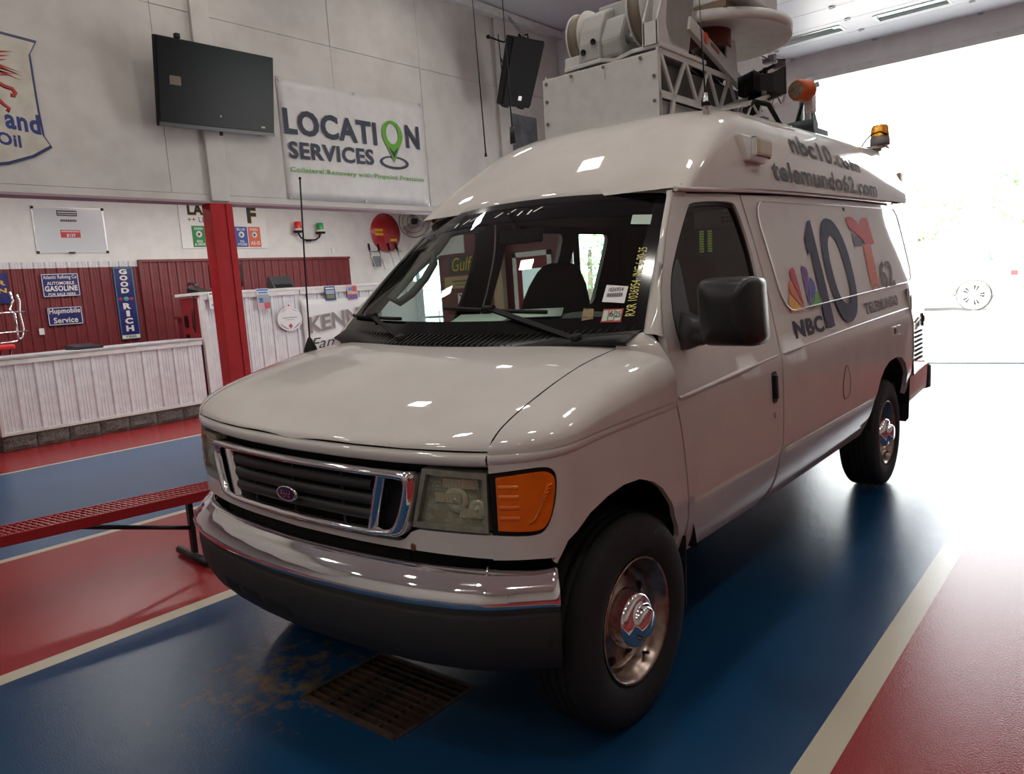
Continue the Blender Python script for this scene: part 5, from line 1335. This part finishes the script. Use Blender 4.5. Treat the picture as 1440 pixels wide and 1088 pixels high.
# rack of upright handles
t = root('handle_rack', 'wall rack with black topped handles on the white back wall', 'rack', (-10.95, 9.6, 2.1))
b = B(); b.box((-10.99, 9.2, 2.60), (-10.97, 10.2, 2.615)); b.make('rack_rail', STEEL, t)
for y, z in ((9.2, 2.78), (9.47, 2.77), (9.78, 2.79), (10.02, 2.78)):
    b = B(); b.cyl((-10.93, y+.12, 2.2), (-10.95, y, z-.15), .012); h = b.make('handle', STEEL, t)
    b = B(); b.cyl((-10.95, y, z-.15), (-10.957, y-.015, z), .022); b.make('handle_grip', BLACK, h)
b = B(); b.box((-10.985, 9.28, 2.28), (-10.955, 9.50, 2.50)); b.make('rack_plate', mat('plate_slate', (.2, .25, .25), .5), t)

# ------------------------------------------------------------------ flyers on the tall counter
XF = -8.468
def flyer(name, label, y0, y1, z0, z1, m, blocks, lean=.0, cat='flyer', grp=None):
    t = root(name, label, cat, (XF, (y0+y1)/2, z0))
    b = B(); b.prism([(XF, y0, z1), (XF, y1, z1), (XF+lean, y1+.0, z0), (XF+lean, y0, z0)], (.004, 0, 0)); b.make('sheet', m, t)
    for a, c, d, e, mm in blocks:
        f = lambda q, r: (XF+.005+lean*(1-r), y0+(y1-y0)*q, z0+(z1-z0)*r)
        b = B(); b.prism([f(a, d), f(c, d), f(c, e), f(a, e)], (.001, 0, 0)); b.make('print_block', mm, t)
PB = mat('print_blue', (.12, .22, .5), .5); PR = mat('print_red', (.5, .08, .1), .5); PN = mat('print_navy', (.03, .04, .16), .5); PP = mat('print_pink', (.6, .35, .38), .5); PV = mat('print_violet', (.18, .08, .3), .5); PT = mat('print_slate', (.3, .36, .42), .5)
flyer('notice_sheet', 'white notice sheet taped left of the red column on the tall counter', 3.86, 4.06, 1.585, 1.83, PAPER, [(.1, .7, .86, .93, INK), (.1, .9, .55, .58, PT), (.1, .9, .63, .66, PT), (.1, .8, .45, .48, PT), (.15, .85, .12, .3, PT)], .02)
flyer('poster', 'red and blue car show poster right of the red column', 4.675, 4.895, 1.52, 1.845, PAPER, [(.02, .98, .88, .98, PB), (.1, .9, .76, .84, PB), (.02, .98, .3, .72, PT), (.02, .5, .02, .3, PP), (.5, .98, .02, .32, PR), (.15, .45, .32, .55, PB)], .02, 'poster')
flyer('brochure', 'dark navy brochure propped above the white banner', 5.98, 6.20, 1.585, 1.825, PN, [(.1, .9, .82, .9, PAPER), (.1, .9, .45, .75, PT), (.15, .85, .15, .4, mat('print_olive', (.2, .2, .08), .5))], .02, 'brochure')
flyer('brochure', 'colourful pink and violet brochure near the windshield edge', 6.46, 6.68, 1.58, 1.83, PP, [(.1, .5, .6, .85, PB), (.5, .95, .55, .9, PR), (.05, .95, .02, .35, PV), (.3, .6, .3, .55, SYEL)], .02, 'brochure')
t = root('badge_sign', 'round badge shaped white sign hanging on the tall counter', 'sign', (XF, 5.23, 1.13))
pts = [(5.235+.235*math.cos(math.radians(a)), 1.33+.19*math.sin(math.radians(a))) for a in range(108, 433, 9)]
pts = pts+[(5.275, 1.545), (5.235, 1.59), (5.195, 1.545)]
b = B(); b.prism([(XF, y, z) for y, z in pts], (.012, 0, 0)); b.make('badge_plate', PAPER, t)
def bcap(a0, a1, m, k=.88):
    b = B(); q = [(5.235+.235*k*math.cos(math.radians(a0+(a1-a0)*i/16)), 1.33+.19*k*math.sin(math.radians(a0+(a1-a0)*i/16))) for i in range(17)]
    b.prism([(XF+.012, y, z) for y, z in q], (.002, 0, 0)); b.make('badge_field', m, t)
bcap(40, 80, PP); bcap(100, 140, PP); bcap(200, 262, PT); bcap(278, 340, PT)
b = B(); b.prism([(XF+.013, 5.235, 1.17), (XF+.013, 5.275, 1.22), (XF+.013, 5.235, 1.26), (XF+.013, 5.195, 1.22)], (.002, 0, 0)); b.prism([(XF+.013, 5.21, 1.54), (XF+.013, 5.26, 1.54), (XF+.013, 5.235, 1.575)], (.002, 0, 0)); b.make('badge_mark', PR, t)
b = B()
for k in range(7): b.box((XF+.012, 5.10+.04*k, 1.345), (XF+.014, 5.13+.04*k, 1.362))
for k in range(5): b.box((XF+.012, 5.15+.035*k, 1.315), (XF+.014, 5.175+.035*k, 1.325))
b.make('badge_print', PT, t)
# banner on the counter
def bulge(y0, y1, z0, z1, x, ny, nz, amp):
    return [[(x+amp*(.5+.5*math.sin(9*(y0+(y1-y0)*i/ny)+4*j/nz))*(math.sin(PI*i/ny)*math.sin(PI*j/nz)), y0+(y1-y0)*i/ny, z0+(z1-z0)*j/nz+.02*math.sin(PI*i/ny)*(j == nz)*-1) for i in range(ny+1)] for j in range(nz+1)]
t = root('counter_banner', 'white vinyl banner with grey block letters hung on the tall counter', 'banner', (XF, 6.8, .55))
b = B(); b.grid(bulge(5.49, 8.1, .55, 1.63, XF-.002, 26, 10, .02)); b.make('vinyl', mat('banner_white', (.76, .76, .75), .4), t, solid=.003)
KM = mat('letter_grey_brown', (.22, .19, .18), .5); KM2 = mat('letter_outline', (.55, .52, .5), .5)
text('lettering', "KENNY'S", t, KM2, (XF+.024, 6.39, 1.28), (0, 1, .10), (0, 0, 1), 1.62, .30, .001, .05)
text('lettering', "KENNY'S", t, KM, (XF+.027, 6.39, 1.28), (0, 1, .10), (0, 0, 1), 1.60, .28, .001, .02)
text('lettering', 'Family', t, INK, (XF+.026, 6.05, .87), (0, 1, .04), (0, 0, 1), .95, .24, .001, .0, None, .35)

# ------------------------------------------------------------------ upper wall things
XU = -6.498
t = root('vinyl_banner', 'large white vinyl banner with pin logo on the upper wall', 'banner', (XU, 5.36, 2.94))
b = B(); b.grid([[(XU+.004+.012*math.sin(PI*i/24)*math.sin(PI*j/12)*(.6+.4*math.sin(i*1.1+j*.7)), 4.045+2.635*i/24+.0*(j), 2.945+1.575*j/12-.03*math.sin(PI*i/24)*(j == 12)+.0*i) for i in range(25)] for j in range(13)]); b.make('vinyl', BANNER, t, solid=.003)
for y, z in ((4.08, 4.47), (5.318, 4.47), (6.64, 4.50), (6.65, 2.97), (5.365, 2.965), (4.08, 2.965)): b = B(); b.lathe([(.008, .004), (.02, .006), (.022, 0)], (XU+.02, y, z), (1, 0, 0), 12); b.make('grommet', STEEL, t)
xl = XU+.022
wt(t, 'LOCATI', xl, 4.89, 3.955, 1.60, .335, INKB, .035, 0, -.006)
wt(t, 'N', xl, 6.415, 3.98, .29, .345, INKB, .035)
wt(t, 'SERVICES', xl, 4.86, 3.60, 1.47, .225, INKB, .03, 0, .014)
wt(t, 'Collateral Recovery with Pinpoint Precision', xl, 5.35, 3.335, 2.46, .085, INKG, .012, 0, .006)
pc = V((xl, 6.0, 3.97))
b = B(); N = 40
outr = []
for i in range(N+1):
    a = math.radians(-40+260*i/N); outr.append((6.0+.205*math.cos(a), 3.975+.205*math.sin(a)))
outr += [(5.90, 3.75), (6.0, 3.565), (6.10, 3.75)]
inr = [(6.0+.12*math.cos(2*PI*i/32), 3.985+.15*math.sin(2*PI*i/32)) for i in range(32)]
panel('pin_mark', outr, lambda y, z: V((xl, y, z)), INKG, t, .06, [inr], .002, 1)
b = B(); b.prism([(xl+.001, 5.90, 3.80), (xl+.001, 6.0, 3.72), (xl+.001, 6.10, 3.80), (xl+.001, 6.0, 3.63)], (.002, 0, 0)); b.make('pin_tip', INKB, t)
ring_o = [(6.0+.29*math.cos(2*PI*i/36), 3.565+.098*math.sin(2*PI*i/36)) for i in range(36)]; ring_i = [(6.0+.235*math.cos(2*PI*i/36), 3.572+.066*math.sin(2*PI*i/36)) for i in range(36)]
panel('pin_ring', ring_o, lambda y, z: V((xl-.001, y, z)), INKB, t, .06, [ring_i], .002, 1)
# shield sign at the left edge
t = root('shield_sign', 'cream enamel shield sign with red wing and navy border on the upper wall', 'sign', (XU, .5, 3.1))
half = [(.886, 4.43), (1.215, 4.40), (1.14, 4.262), (1.145, 3.90), (1.15, 3.701), (1.165, 3.45), (1.225, 3.343), (1.044, 3.23), (.80, 3.14), (.55, 3.10)]
full_ = half+[(1.10-y, z) for y, z in half[::-1][1:]]
b = B(); b.prism([(XU, y, z) for y, z in full_], (.012, 0, 0)); b.make('shield_border', mat('shield_navy', (.035, .045, .12), .3, c2=(.2, .14, .1), ns=14, nr=(.62, .7)), t)
cy_, cz_ = .55, 3.78
b = B(); b.prism([(XU+.012, cy_+(y-cy_)*.962, cz_+(z-cz_)*.958) for y, z in full_], (.003, 0, 0)); b.make('shield_face', SHIELDC, t)
xs_ = XU+.0155
wt(t, 'and', xs_, .975, 3.575, .32, .20, mat('shield_letter', (.03, .045, .2), .35), .035, 0, -.12); wt(t, 'Oil', xs_, .83, 3.385, .21, .125, D.materials['shield_letter'], .035, 0, -.12)
SR = mat('shield_red', (.42, .035, .03), .35)
for k in range(5):
    z = 4.235-.042*k; L = .975-.028*k if k < 3 else 1.03-.02*(k-3); z2 = z+.018 if k < 3 else z-.085
    b = B(); b.prism([(xs_, .55, z-.012), (xs_, .80, z-.03), (xs_, L, z2), (xs_, .80, z), (xs_, .55, z+.02)], (.002, 0, 0)); b.make('wing_feather', SR, t)
for k in range(4):
    z = 4.12-.03*k; b = B(); b.prism([(xs_, .60, z), (xs_, .85, z-.03), (xs_, 1.035-.03*k, 4.055-.012*k), (xs_, .85, z-.012)], (.002, 0, 0)); b.make('wing_feather', SR, t)
b = B(); b.tube([(xs_, .60, 3.98), (xs_, .78, 3.94), (xs_, .86, 3.90), (xs_, .925, 3.885), (xs_, .945, 3.85), (xs_, .93, 3.82), (xs_, .90, 3.825)], .022, 6); b.tube([(xs_, .62, 3.88), (xs_, .76, 3.80), (xs_, .83, 3.72), (xs_, .87, 3.69), (xs_, .85, 3.655)], .02, 6); b.map(lambda p: V((xs_+(p[0]-xs_)*.12, p[1], p[2]))); b.make('leg_mark', SR, t)
# television
def frame(c, yaw, pit, rol):
    n = V((math.cos(yaw)*math.cos(pit), math.sin(yaw)*math.cos(pit), math.sin(pit))); r = V((0, 0, 1)).cross(n).normalized(); u = n.cross(r)
    r, u = r*math.cos(rol)+u*math.sin(rol), u*math.cos(rol)-r*math.sin(rol); c = V(c)
    return lambda a, h, d: c+r*a+u*h+n*d
def fbox(b, F, a0, a1, h0, h1, d0, d1): return b.hexa([F(a0, h0, d0), F(a1, h0, d0), F(a1, h1, d0), F(a0, h1, d0), F(a0, h0, d1), F(a1, h0, d1), F(a1, h1, d1), F(a0, h1, d1)])
F = frame((-6.22, 3.06, 4.138), .1232, -.1925, .051)
t = root('television', 'large black flat television tilted down from the upper wall', 'television', (-6.3, 3.06, 3.6))
b = B(); fbox(b, F, -.815, .815, -.4725, .4725, -.06, -.006); b.make('tv_shell', BLACK, t, bevel=.008)
b = B(); fbox(b, F, -.80, .80, -.42, .46, -.004, .0); b.make('tv_screen', SCREEN, t)
b = B(); fbox(b, F, -.815, .815, -.4725, -.43, -.006, .0); b.make('tv_lower_bezel', SATBLK, t)
b = B(); fbox(b, F, -.66, -.52, -.02, .075, .0, .002); b.make('tv_sticker', mat('sticker_tan', (.16, .13, .09), .6), t)
b = B(); fbox(b, F, .60, .66, -.385, -.365, .0, .002); fbox(b, F, -.01, .01, -.31, -.29, 0, .002); b.make('tv_badge', mat('badge_gold', (.45, .4, .25), .4), t)
b = B(); b.bar(F(-.55, .5, -.03), F(-.5, .5, -.03), .05, .05); b.make('tv_camera', BLACK, t)
b = B(); b.bar(F(.05, -.1, -.06), V((-6.46, 3.1, 4.05)), .3, .3); b.bar(F(.02, -.52, -.03), F(.02, -.45, -.03), .03, .03); b.make('tv_bracket', BLACK, t)
# loudspeaker
SPK = V((2.3128, -2.2113, 1.5457)).lerp(V((-5.95, 8.67, 5.17)), .96)
F = frame(SPK, -.2146, -.387, .009)
t = root('loudspeaker', 'black loudspeaker hung by chain from the upper wall near the bay door', 'speaker', (-6.1, 8.7, 4.6))
b = B(); b.hexa([F(-.33, -.53, -.06), F(.28, -.53, -.06), F(.37, .53, -.06), F(-.31, .53, -.06), F(-.22, -.53, -.34), F(.20, -.53, -.34), F(.24, .53, -.34), F(-.22, .53, -.34)]); b.make('speaker_cabinet', BLACK, t, bevel=.012)
b = B(); b.hexa([F(-.31, -.49, -.06), F(.265, -.49, -.06), F(.35, .50, -.06), F(-.295, .50, -.06), F(-.31, -.49, -.03), F(.265, -.49, -.03), F(.35, .50, -.03), F(-.295, .50, -.03)]); b.make('speaker_grille', mat('speaker_mesh', (.008, .008, .009), .6, bump=.6, bs=300), t)
b = B(); fbox(b, F, -.02, .05, -.42, -.35, -.03, -.026); b.make('speaker_badge', STEEL, t)
for a in (-.18, .15): b = B(); fbox(b, F, a-.03, a+.03, -.56, -.53, -.2, -.08); b.make('speaker_foot', BLACK, t)
# chain and cable
t = root('hanging_chain', 'steel chain holding the black loudspeaker to the white post', 'chain', (-6.3, 8.75, 5.75))
p0, p1 = V((-6.36, 8.86, 6.25)), F(.02, .56, -.2); n = 12
for i in range(n):
    c = p0.lerp(p1, (i+.5)/n); d = (p1-p0).normalized(); L = (p1-p0).length/n*.75; s_ = d.orthogonal().normalized() if i % 2 else d.cross(d.orthogonal()).normalized()
    b = B(); b.tube([c+d*L*math.cos(2*PI*k/10)+s_*.024*math.sin(2*PI*k/10) for k in range(10)], .008, 5, closed=True); b.make('chain_link', STEEL, t)
b = B(); b.tube([V((-6.44, 8.42, 5.84)), V((-6.3, 8.6, 5.76)), V((-6.2, 8.85, 5.86)), V((-6.15, 9.1, 5.95)), V((-6.15, 9.12, 5.86)), F(.0, .56, -.3)], .016, 6); b.ball((-6.46, 8.40, 5.85), .035); o = b.make('speaker_cable', BLACK); tag(o, 'thick black cable looping from the wall to the loudspeaker', 'cable')
b = B(); b.tube([V((-6.37, 8.56, 5.9)), V((-6.36, 8.58, 5.3)), V((-6.3, 8.6, 5.06)), V((-6.2, 8.62, 5.02)), F(-.24, .2, -.4)], .009, 6); o = b.make('speaker_wire', BLACK); tag(o, 'thin dark wire dropping down the white post to the loudspeaker', 'wire')
b = B(); b.box((-6.50, 8.93, 3.5), (-6.485, 9.66, 4.66)); o = b.make('grey_tarp_sheet', mat('tarp_grey', (.10, .11, .125), .4, c2=(.2, .21, .23), ns=3)); tag(o, 'grey framed poster sheet on the wall below the loudspeaker', 'poster')
# ------------------------------------------------------------------ alcove end wall, seen through the windshield
def eplate(t, x0, x1, z0, z1, m, y=Y1-.02, th=.012, name='plate'): b = B(); b.box((x0, y, z0), (x1, y+th, z1)); return b.make(name, m, t)
t = root('script_sign', 'dark green sign with yellow script seen through the windshield', 'sign', (-9.4, Y1, 1.96))
eplate(t, -9.80, -8.95, 1.98, 2.36, mat('sign_dark_green', (.02, .05, .035), .5)); text('lettering', 'Gulf', t, SYEL, (-9.4, Y1-.022, 2.19), (1, 0, 0), (0, 0, 1), .62, .30, .001, .0, None, .3)
t = root('tan_sign', 'tan board sign under the dark green script sign', 'sign', (-9.4, Y1, 1.62)); eplate(t, -9.98, -8.95, 1.66, 1.93, mat('sign_tan', (.45, .33, .17), .5))
b = B()
for k in range(9): b.box((-9.72+.07*k, Y1-.024, 1.80), (-9.67+.07*k, Y1-.02, 1.84))
for k in range(5): b.box((-9.65+.07*k, Y1-.024, 1.73), (-9.61+.07*k, Y1-.02, 1.75))
b.make('sign_print', INK, t)
t = root('checker_sign', 'small red white and black rayed sign low on the alcove end wall', 'sign', (-9.35, Y1, 1.3)); eplate(t, -9.6, -9.0, 1.30, 1.55, PAPER)
for k in range(5): b = B(); b.prism([(-9.3, Y1-.022, 1.33), (-9.58+.12*k, Y1-.022, 1.53), (-9.52+.12*k, Y1-.022, 1.53)], (0, -.002, 0)); b.make('ray_mark', SREDM if k % 2 else INK, t)
b = B(); b.box((-8.30, 10.2, 0), (-8.04, 10.34, 3.7)); o = b.make('wood_post', WOOD, bevel=.008); tag(o, 'rough tan wooden post before the maroon end wall', 'post')
t = root('end_door', 'maroon door in a white frame beside the wooden post', 'door', (-7.45, Y1, 0))
b = B()
for x0, x1, z0, z1 in ((-7.95, -7.85, 0, 2.3), (-7.05, -6.95, 0, 2.3), (-7.95, -6.95, 2.2, 2.3)): b.box((x0, Y1-.04, z0), (x1, Y1-.002, z1))
b.make('door_casing', TRIMW, t)
b = B(); b.box((-7.85, Y1-.02, .01), (-7.05, Y1-.004, 2.2)); b.make('door_leaf', mat('door_maroon', (.2, .02, .025), .4), t)
b = B(); b.box((-7.72, Y1-.024, 1.0), (-7.2, Y1-.02, 1.95)); b.make('door_pane', mat('pane_daylight_glow', (.5, .55, .55), .1, em=(.85, .95, 1), es=1.6), t)  # pane glows by emission in place of daylight; solid wall behind
# glass door of the alcove
t = root('glass_door', 'glazed alcove door with pale blue frame looking out to the fence', 'door', (-10.55, Y1+.1, 0))
b = B()
for x0, x1, z0, z1 in ((-10.98, -10.90, 0, 2.42), (-10.20, -10.12, 0, 2.42), (-10.98, -10.12, 2.34, 2.42), (-10.98, -10.12, 0, .14), (-10.98, -10.12, 1.02, 1.07)): b.box((x0, Y1+.06, z0), (x1, Y1+.11, z1))
b.make('door_frame', DOORB, t)
b = B(); b.box((-10.9, Y1+.08, .14), (-10.2, Y1+.086, 2.34)); b.make('door_pane', PANE, t)
b = B(); b.cyl((-10.28, Y1+.03, .9), (-10.28, Y1+.03, 1.2), .012); b.make('door_pull', STEEL, t)

# ------------------------------------------------------------------ raised sectional bay door
PAN = mat('bay_door_white', (.62, .65, .68), .4)
t = root('sectional_bay_door', 'white sectional bay door raised flat under the ceiling', 'garage door', (0, 7.8, 4.8))
ye = 10.44
for k in range(8):
    y1_ = ye-.665*k; y0_ = y1_-.655; b = B()
    if k == 1:
        xs_w = [(-1.87, -1.0), (-.56, .30), (.74, 1.60)]; px_ = -2.1; zz = (4.80, 4.85)
        for a, c in xs_w: b.box((px_, y0_, 4.8), (a, y1_, 4.85)); px_ = c; b.box((a, y0_, 4.8), (c, y0_+.18, 4.85)); b.box((a, y1_-.17, 4.8), (c, y1_, 4.85))
        b.box((px_, y0_, 4.8), (2.3, y1_, 4.85)); pn = b.make('door_section', PAN, t)
        for a, c in xs_w:
            b = B()
            for p, q in (((a, y0_+.18), (c, y0_+.18)), ((c, y0_+.18), (c, y1_-.17)), ((c, y1_-.17), (a, y1_-.17)), ((a, y1_-.17), (a, y0_+.18))): b.bar((*p, 4.797), (*q, 4.797), .03, .014)
            b.make('pane_frame', STEEL, pn); b = B(); b.box((a, y0_+.18, 4.82), (c, y1_-.17, 4.826)); b.make('pane', PANE, pn)
    else:
        b.box((-2.1, y0_, 4.8), (2.3, y1_, 4.85)); pn = b.make('door_section', PAN, t)
    for x in (-2.02, -.83, .51, 1.75, 2.2):
        b = B(); b.box((x-.03, y1_-.035, 4.785), (x+.03, y1_-.012, 4.8)); b.box((x-.03, y1_+.012, 4.785), (x+.03, y1_+.035, 4.8)) if k else None; b.cyl((x-.035, y1_, 4.788), (x+.035, y1_, 4.788), .012, n=8); b.make('hinge', STEEL, pn)
for x in (-2.24, 2.44):
    b = B(); b.box((x-.03, 5.0, 4.76), (x+.03, Y1-.05, 4.83)); b.make('door_track', TRIMW, t)
    for y in (9.3, 9.95, 10.35): b = B(); b.box((x-.06, y-.05, 4.70), (x+.12, y+.05, 4.80)); b.cyl((x, y, 4.8), (x+.14, y, 4.8), .015, n=8); b.make('roller_bracket', mat('bracket_dark', (.12, .1, .1), .6), t)
b = B(); b.tube([(-2.15, 10.42, 4.72), (-2.12, 10.30, 4.79), (-2.2, 9.9, 4.74), (-2.25, 9.4, 4.78)], .01, 6); b.make('lift_cable', BLACK, t)
# ------------------------------------------------------------------ bench
t = root('red_bench', 'red perforated metal bench without back on black pipe legs', 'bench', (-2.35, -.4, 0))
REDB = mat('bench_red', (.30, .016, .02), .35)
og = V((-2.415, -.85, 0)); dv = V((.148, .989, 0)); rv = V((.989, -.148, 0))
def bp_(s, r, z): return og+dv*s+rv*r+V((0, 0, z))
s0, s1 = -.9, 1.14
for r in (-.128, .128): b = B(); b.bar(bp_(s0, r, .425), bp_(s1, r, .425), .012, .06); b.make('seat_rail', REDB, t, bevel=.003)
for s in (s0, s1): b = B(); b.bar(bp_(s, -.128, .425), bp_(s, .128, .425), .012, .06); b.make('seat_end', REDB, t, bevel=.003)
b = B(); n = 66
for i in range(n):
    s = s0+(s1-s0)*i/n
    b.bar(bp_(s, -.125, .449), bp_(min(s+.06, s1), .125, .449), .009, .006)
for i in range(n): s = s0+(s1-s0)*i/n; b.bar(bp_(min(s+.06, s1), -.125, .446), bp_(s, .125, .446), .006, .004)
for r in (-.06, 0, .06): b.bar(bp_(s0, r, .444), bp_(s1, r, .444), .012, .005)
m = b.make('seat_mesh', REDB, t); m['kind'] = 'stuff'
for s in (.94, -.7):
    b = B(); b.bar(bp_(s, .0, .045), bp_(s, 0, .42), .055, .03, dv); b.make('leg', SATBLK, t, bevel=.004)
    b = B(); b.cyl(bp_(s-.02, -.22, .03), bp_(s+.0, .24, .03), .026); b.make('foot_pipe', SATBLK, t)
    b = B(); sg_ = -1 if s > 0 else 1; b.cyl(bp_(s, 0, .21), bp_(s+sg_*.75, 0, .415), .014, n=10); b.make('brace', SATBLK, t)
# ------------------------------------------------------------------ outdoors
SUVW = mat('suv_white', (.75, .75, .75), .3, coat=.8); 
t = root('white_suv', 'white suv parked outside beyond the open bay door', 'car', (-2.3, 20.2, .27))
yo, zo_ = 19.3, .27
prof = [(.02, .42), (.06, .62), (.10, .95), (.02, 1.05), (-.25, 1.58), (-.5, 1.70), (-2.0, 1.74), (-2.9, 1.66), (-3.55, 1.14), (-4.5, 1.0), (-4.72, .8), (-4.74, .4), (-4.6, .25), (-4.15, .25), (-4.1, .40), (-3.98, .58), (-3.75, .68), (-3.5, .68), (-3.3, .58), (-3.2, .4), (-3.15, .22), (-1.36, .22), (-1.31, .42), (-1.2, .58), (-.98, .69), (-.76, .69), (-.55, .58), (-.45, .42), (-.4, .28), (-.05, .33)]
b = B(); b.prism([(x+.02, yo, z+zo_) for x, z in prof], (0, 1.85, 0)); bd = b.make('suv_body', SUVW, t, bevel=.06, seg=3)
b = B(); b.prism([(x, yo-.008, z+zo_) for x, z in ((-.45, 1.15), (-.62, 1.60), (-2.0, 1.64), (-2.75, 1.58), (-3.3, 1.15))], (0, .02, 0)); b.make('side_glass', mat('suv_glass', (.6, .68, .72), .08, metal=.9), t)
b = B(); b.prism([(x, yo-.012, z+zo_) for x, z in ((-3.1, .2), (-1.4, .2), (-1.4, .30), (-3.1, .30))], (0, .03, 0)); b.make('sill_trim', mat('suv_trim_grey', (.08, .08, .08), .7), t)
for xc in (-.87, -3.63):
    b = B(); b.lathe([(.375, .0), (.385, .06), (.385, .2), (.30, .24), (.29, .0), (.375, 0)], (xc, yo, .36+zo_), (0, 1, 0), 36); wv = b.make('wheel', RUBBER, t)
    b = B(); b.lathe([(.35, -.004), (.34, -.012), (.30, -.016), (.10, -.014), (0, -.016)], (xc, yo, .36+zo_), (0, 1, 0), 36); b.make('alloy_rim', mat('suv_alloy', (.75, .75, .75), .4), wv)
    b = B()
    for k in range(5):
        for e in (-.17, .17):
            a = 2*PI*k/5+e; c_ = (math.cos(a), math.sin(a)); b.prism([(xc+c_[0]*r-c_[1]*w_, yo-.02, .36+zo_+c_[1]*r+c_[0]*w_) for r, w_ in ((.12, -.012), (.24, -.028), (.24, .028), (.12, .012))], (0, .004, 0))
    b.make('rim_window', GAP, wv)
    b = B(); b.tube([(xc+.41*math.cos(math.radians(a)), yo-.006, .36+zo_+.36*math.sin(math.radians(a))) for a in range(-10, 191, 12)], .03, 6); b.make('arch_trim', D.materials['suv_trim_grey'], t)
b = B(); b.box((-.12, yo-.01, .78+zo_), (.03, yo+.2, .9+zo_)); b.make('tail_lamp', SREDM, t)
LEAF = [mat('leaf_a', (.22, .36, .13), .6), mat('leaf_b', (.34, .45, .22), .6), mat('leaf_c', (.15, .28, .17), .6)]
BARK = mat('bark', (.12, .09, .07), .9)
def tree(x, y, h, r, label, k):
    t = root('leafy_tree', label, 'tree', (x, y, .28), 'trees beyond the road')
    b = B(); b.cyl((x, y, .28), (x+.1, y, .28+h*.6), .14, .08, n=10); b.make('trunk', BARK, t)
    b = B()
    for i in range(520):
        a = random.uniform(0, 2*PI); c = random.uniform(-1, 1); q = r*random.uniform(.55, 1)**.5
        p = V((x+q*math.cos(a)*math.sqrt(1-c*c), y+q*math.sin(a)*math.sqrt(1-c*c), .28+h-r*.75+q*c*.75)); s = random.uniform(.10, .24)
        u_ = V((random.uniform(-1, 1), random.uniform(-1, 1), random.uniform(-.6, .6))).normalized(); w_ = u_.orthogonal().normalized()
        b.add([p-u_*s, p+w_*s*.45, p+u_*s, p-w_*s*.45], [(0, 1, 2, 3)], i % 3)
    o = b.make('foliage', LEAF, t, fix=False); o['kind'] = 'stuff'
tree(-5.4, 36, 4.6, 1.8, 'round green tree left of the others beyond the road', 0)
tree(-1.5, 37, 4.9, 1.6, 'middle green tree beyond the road', 1)
tree(2.2, 36, 5.3, 1.9, 'taller green tree at the right edge of the view', 2)
tree(-6.4, 30, 3.4, 1.4, 'low green tree behind the van roof', 3)
tree(-15, 24, 4.4, 2.2, 'green tree outside the glazed alcove door', 4)
t = root('chain_link_fence', 'grey chain link fence outside the glazed alcove door', 'fence', (-12.6, 14, 0))
fz = lambda y: -.01
for x in (-17, -14.5, -12, -9.5): b = B(); b.cyl((x, 14, .02), (x, 14, 1.75), .03, n=10); b.make('fence_post', STEEL, t)
b = B(); b.cyl((-17, 14, 1.72), (-9.5, 14, 1.72), .02, n=8); b.make('fence_rail', STEEL, t)
b = B(); st = .14
for i in range(-12, 54):
    x = -17+st*i
    for d in (1, -1):
        x0, x1 = (x, x+1.6*d) if d > 0 else (x+1.6, x); z0, z1 = .1, 1.7
        xa, xb = max(-17, min(-9.5, x0)), max(-17, min(-9.5, x1))
        if abs(xa-xb) < .05: continue
        za = z0+(z1-z0)*(xa-x0)/(x1-x0); zb = z0+(z1-z0)*(xb-x0)/(x1-x0); b.bar((xa, 14, za), (xb, 14, zb), .012, .012)
m = b.make('fence_mesh', STEEL, t); m['kind'] = 'stuff'
# papers lying on the dashboard
for (x0, y0, w_, h_, a, lb) in ((-.02, .40, .30, .19, .3, 'printed white sheet lying flat on the dashboard behind the wiper'), (.20, .50, .26, .12, .5, 'curled white sheet tucked behind the other paper on the dashboard')):
    c_, s_ = math.cos(a), math.sin(a); b = B()
    rows = [[vm((x0+u*w_*c_-v*h_*s_, y0+u*w_*s_+v*h_*c_, 1.385+.018*(y0-.38)/.12+.03*(v+.5)*(v+.5))) for u in (-.5, -.25, 0, .25, .5)] for v in (-.5, 0, .5)]
    b.grid(rows); o = b.make('paper_sheet', mat('paper_greenish', (.75, .8, .76), .6), solid=.001); tag(o, lb, 'paper')

# maroon siding low on the right wall (it shows in the van's side)
f = None
for k in range(21):
    if f is None:
        b = sheet(0, -8.9, .02, 1.05, .914, 1, 4); b.map(lambda p: V((X1-.002-p[0], p[1], p[2]))); f = b.make('corrugated_sheet', MAROON, wr)
    else: o = f.copy(); COL.objects.link(o); o.parent = wr; o.location = (0, .914*k, 0)

f = None
for k in range(5):
    if f is None:
        b = sheet(0, 2.33, .02, 1.2, .914, 1, 4); b.map(lambda p: V((p[1], Y1-.002-p[0], p[2]))); f = b.make('corrugated_sheet', MAROON, we)
    else: o = f.copy(); COL.objects.link(o); o.parent = we; o.location = (.914*k, 0, 0)
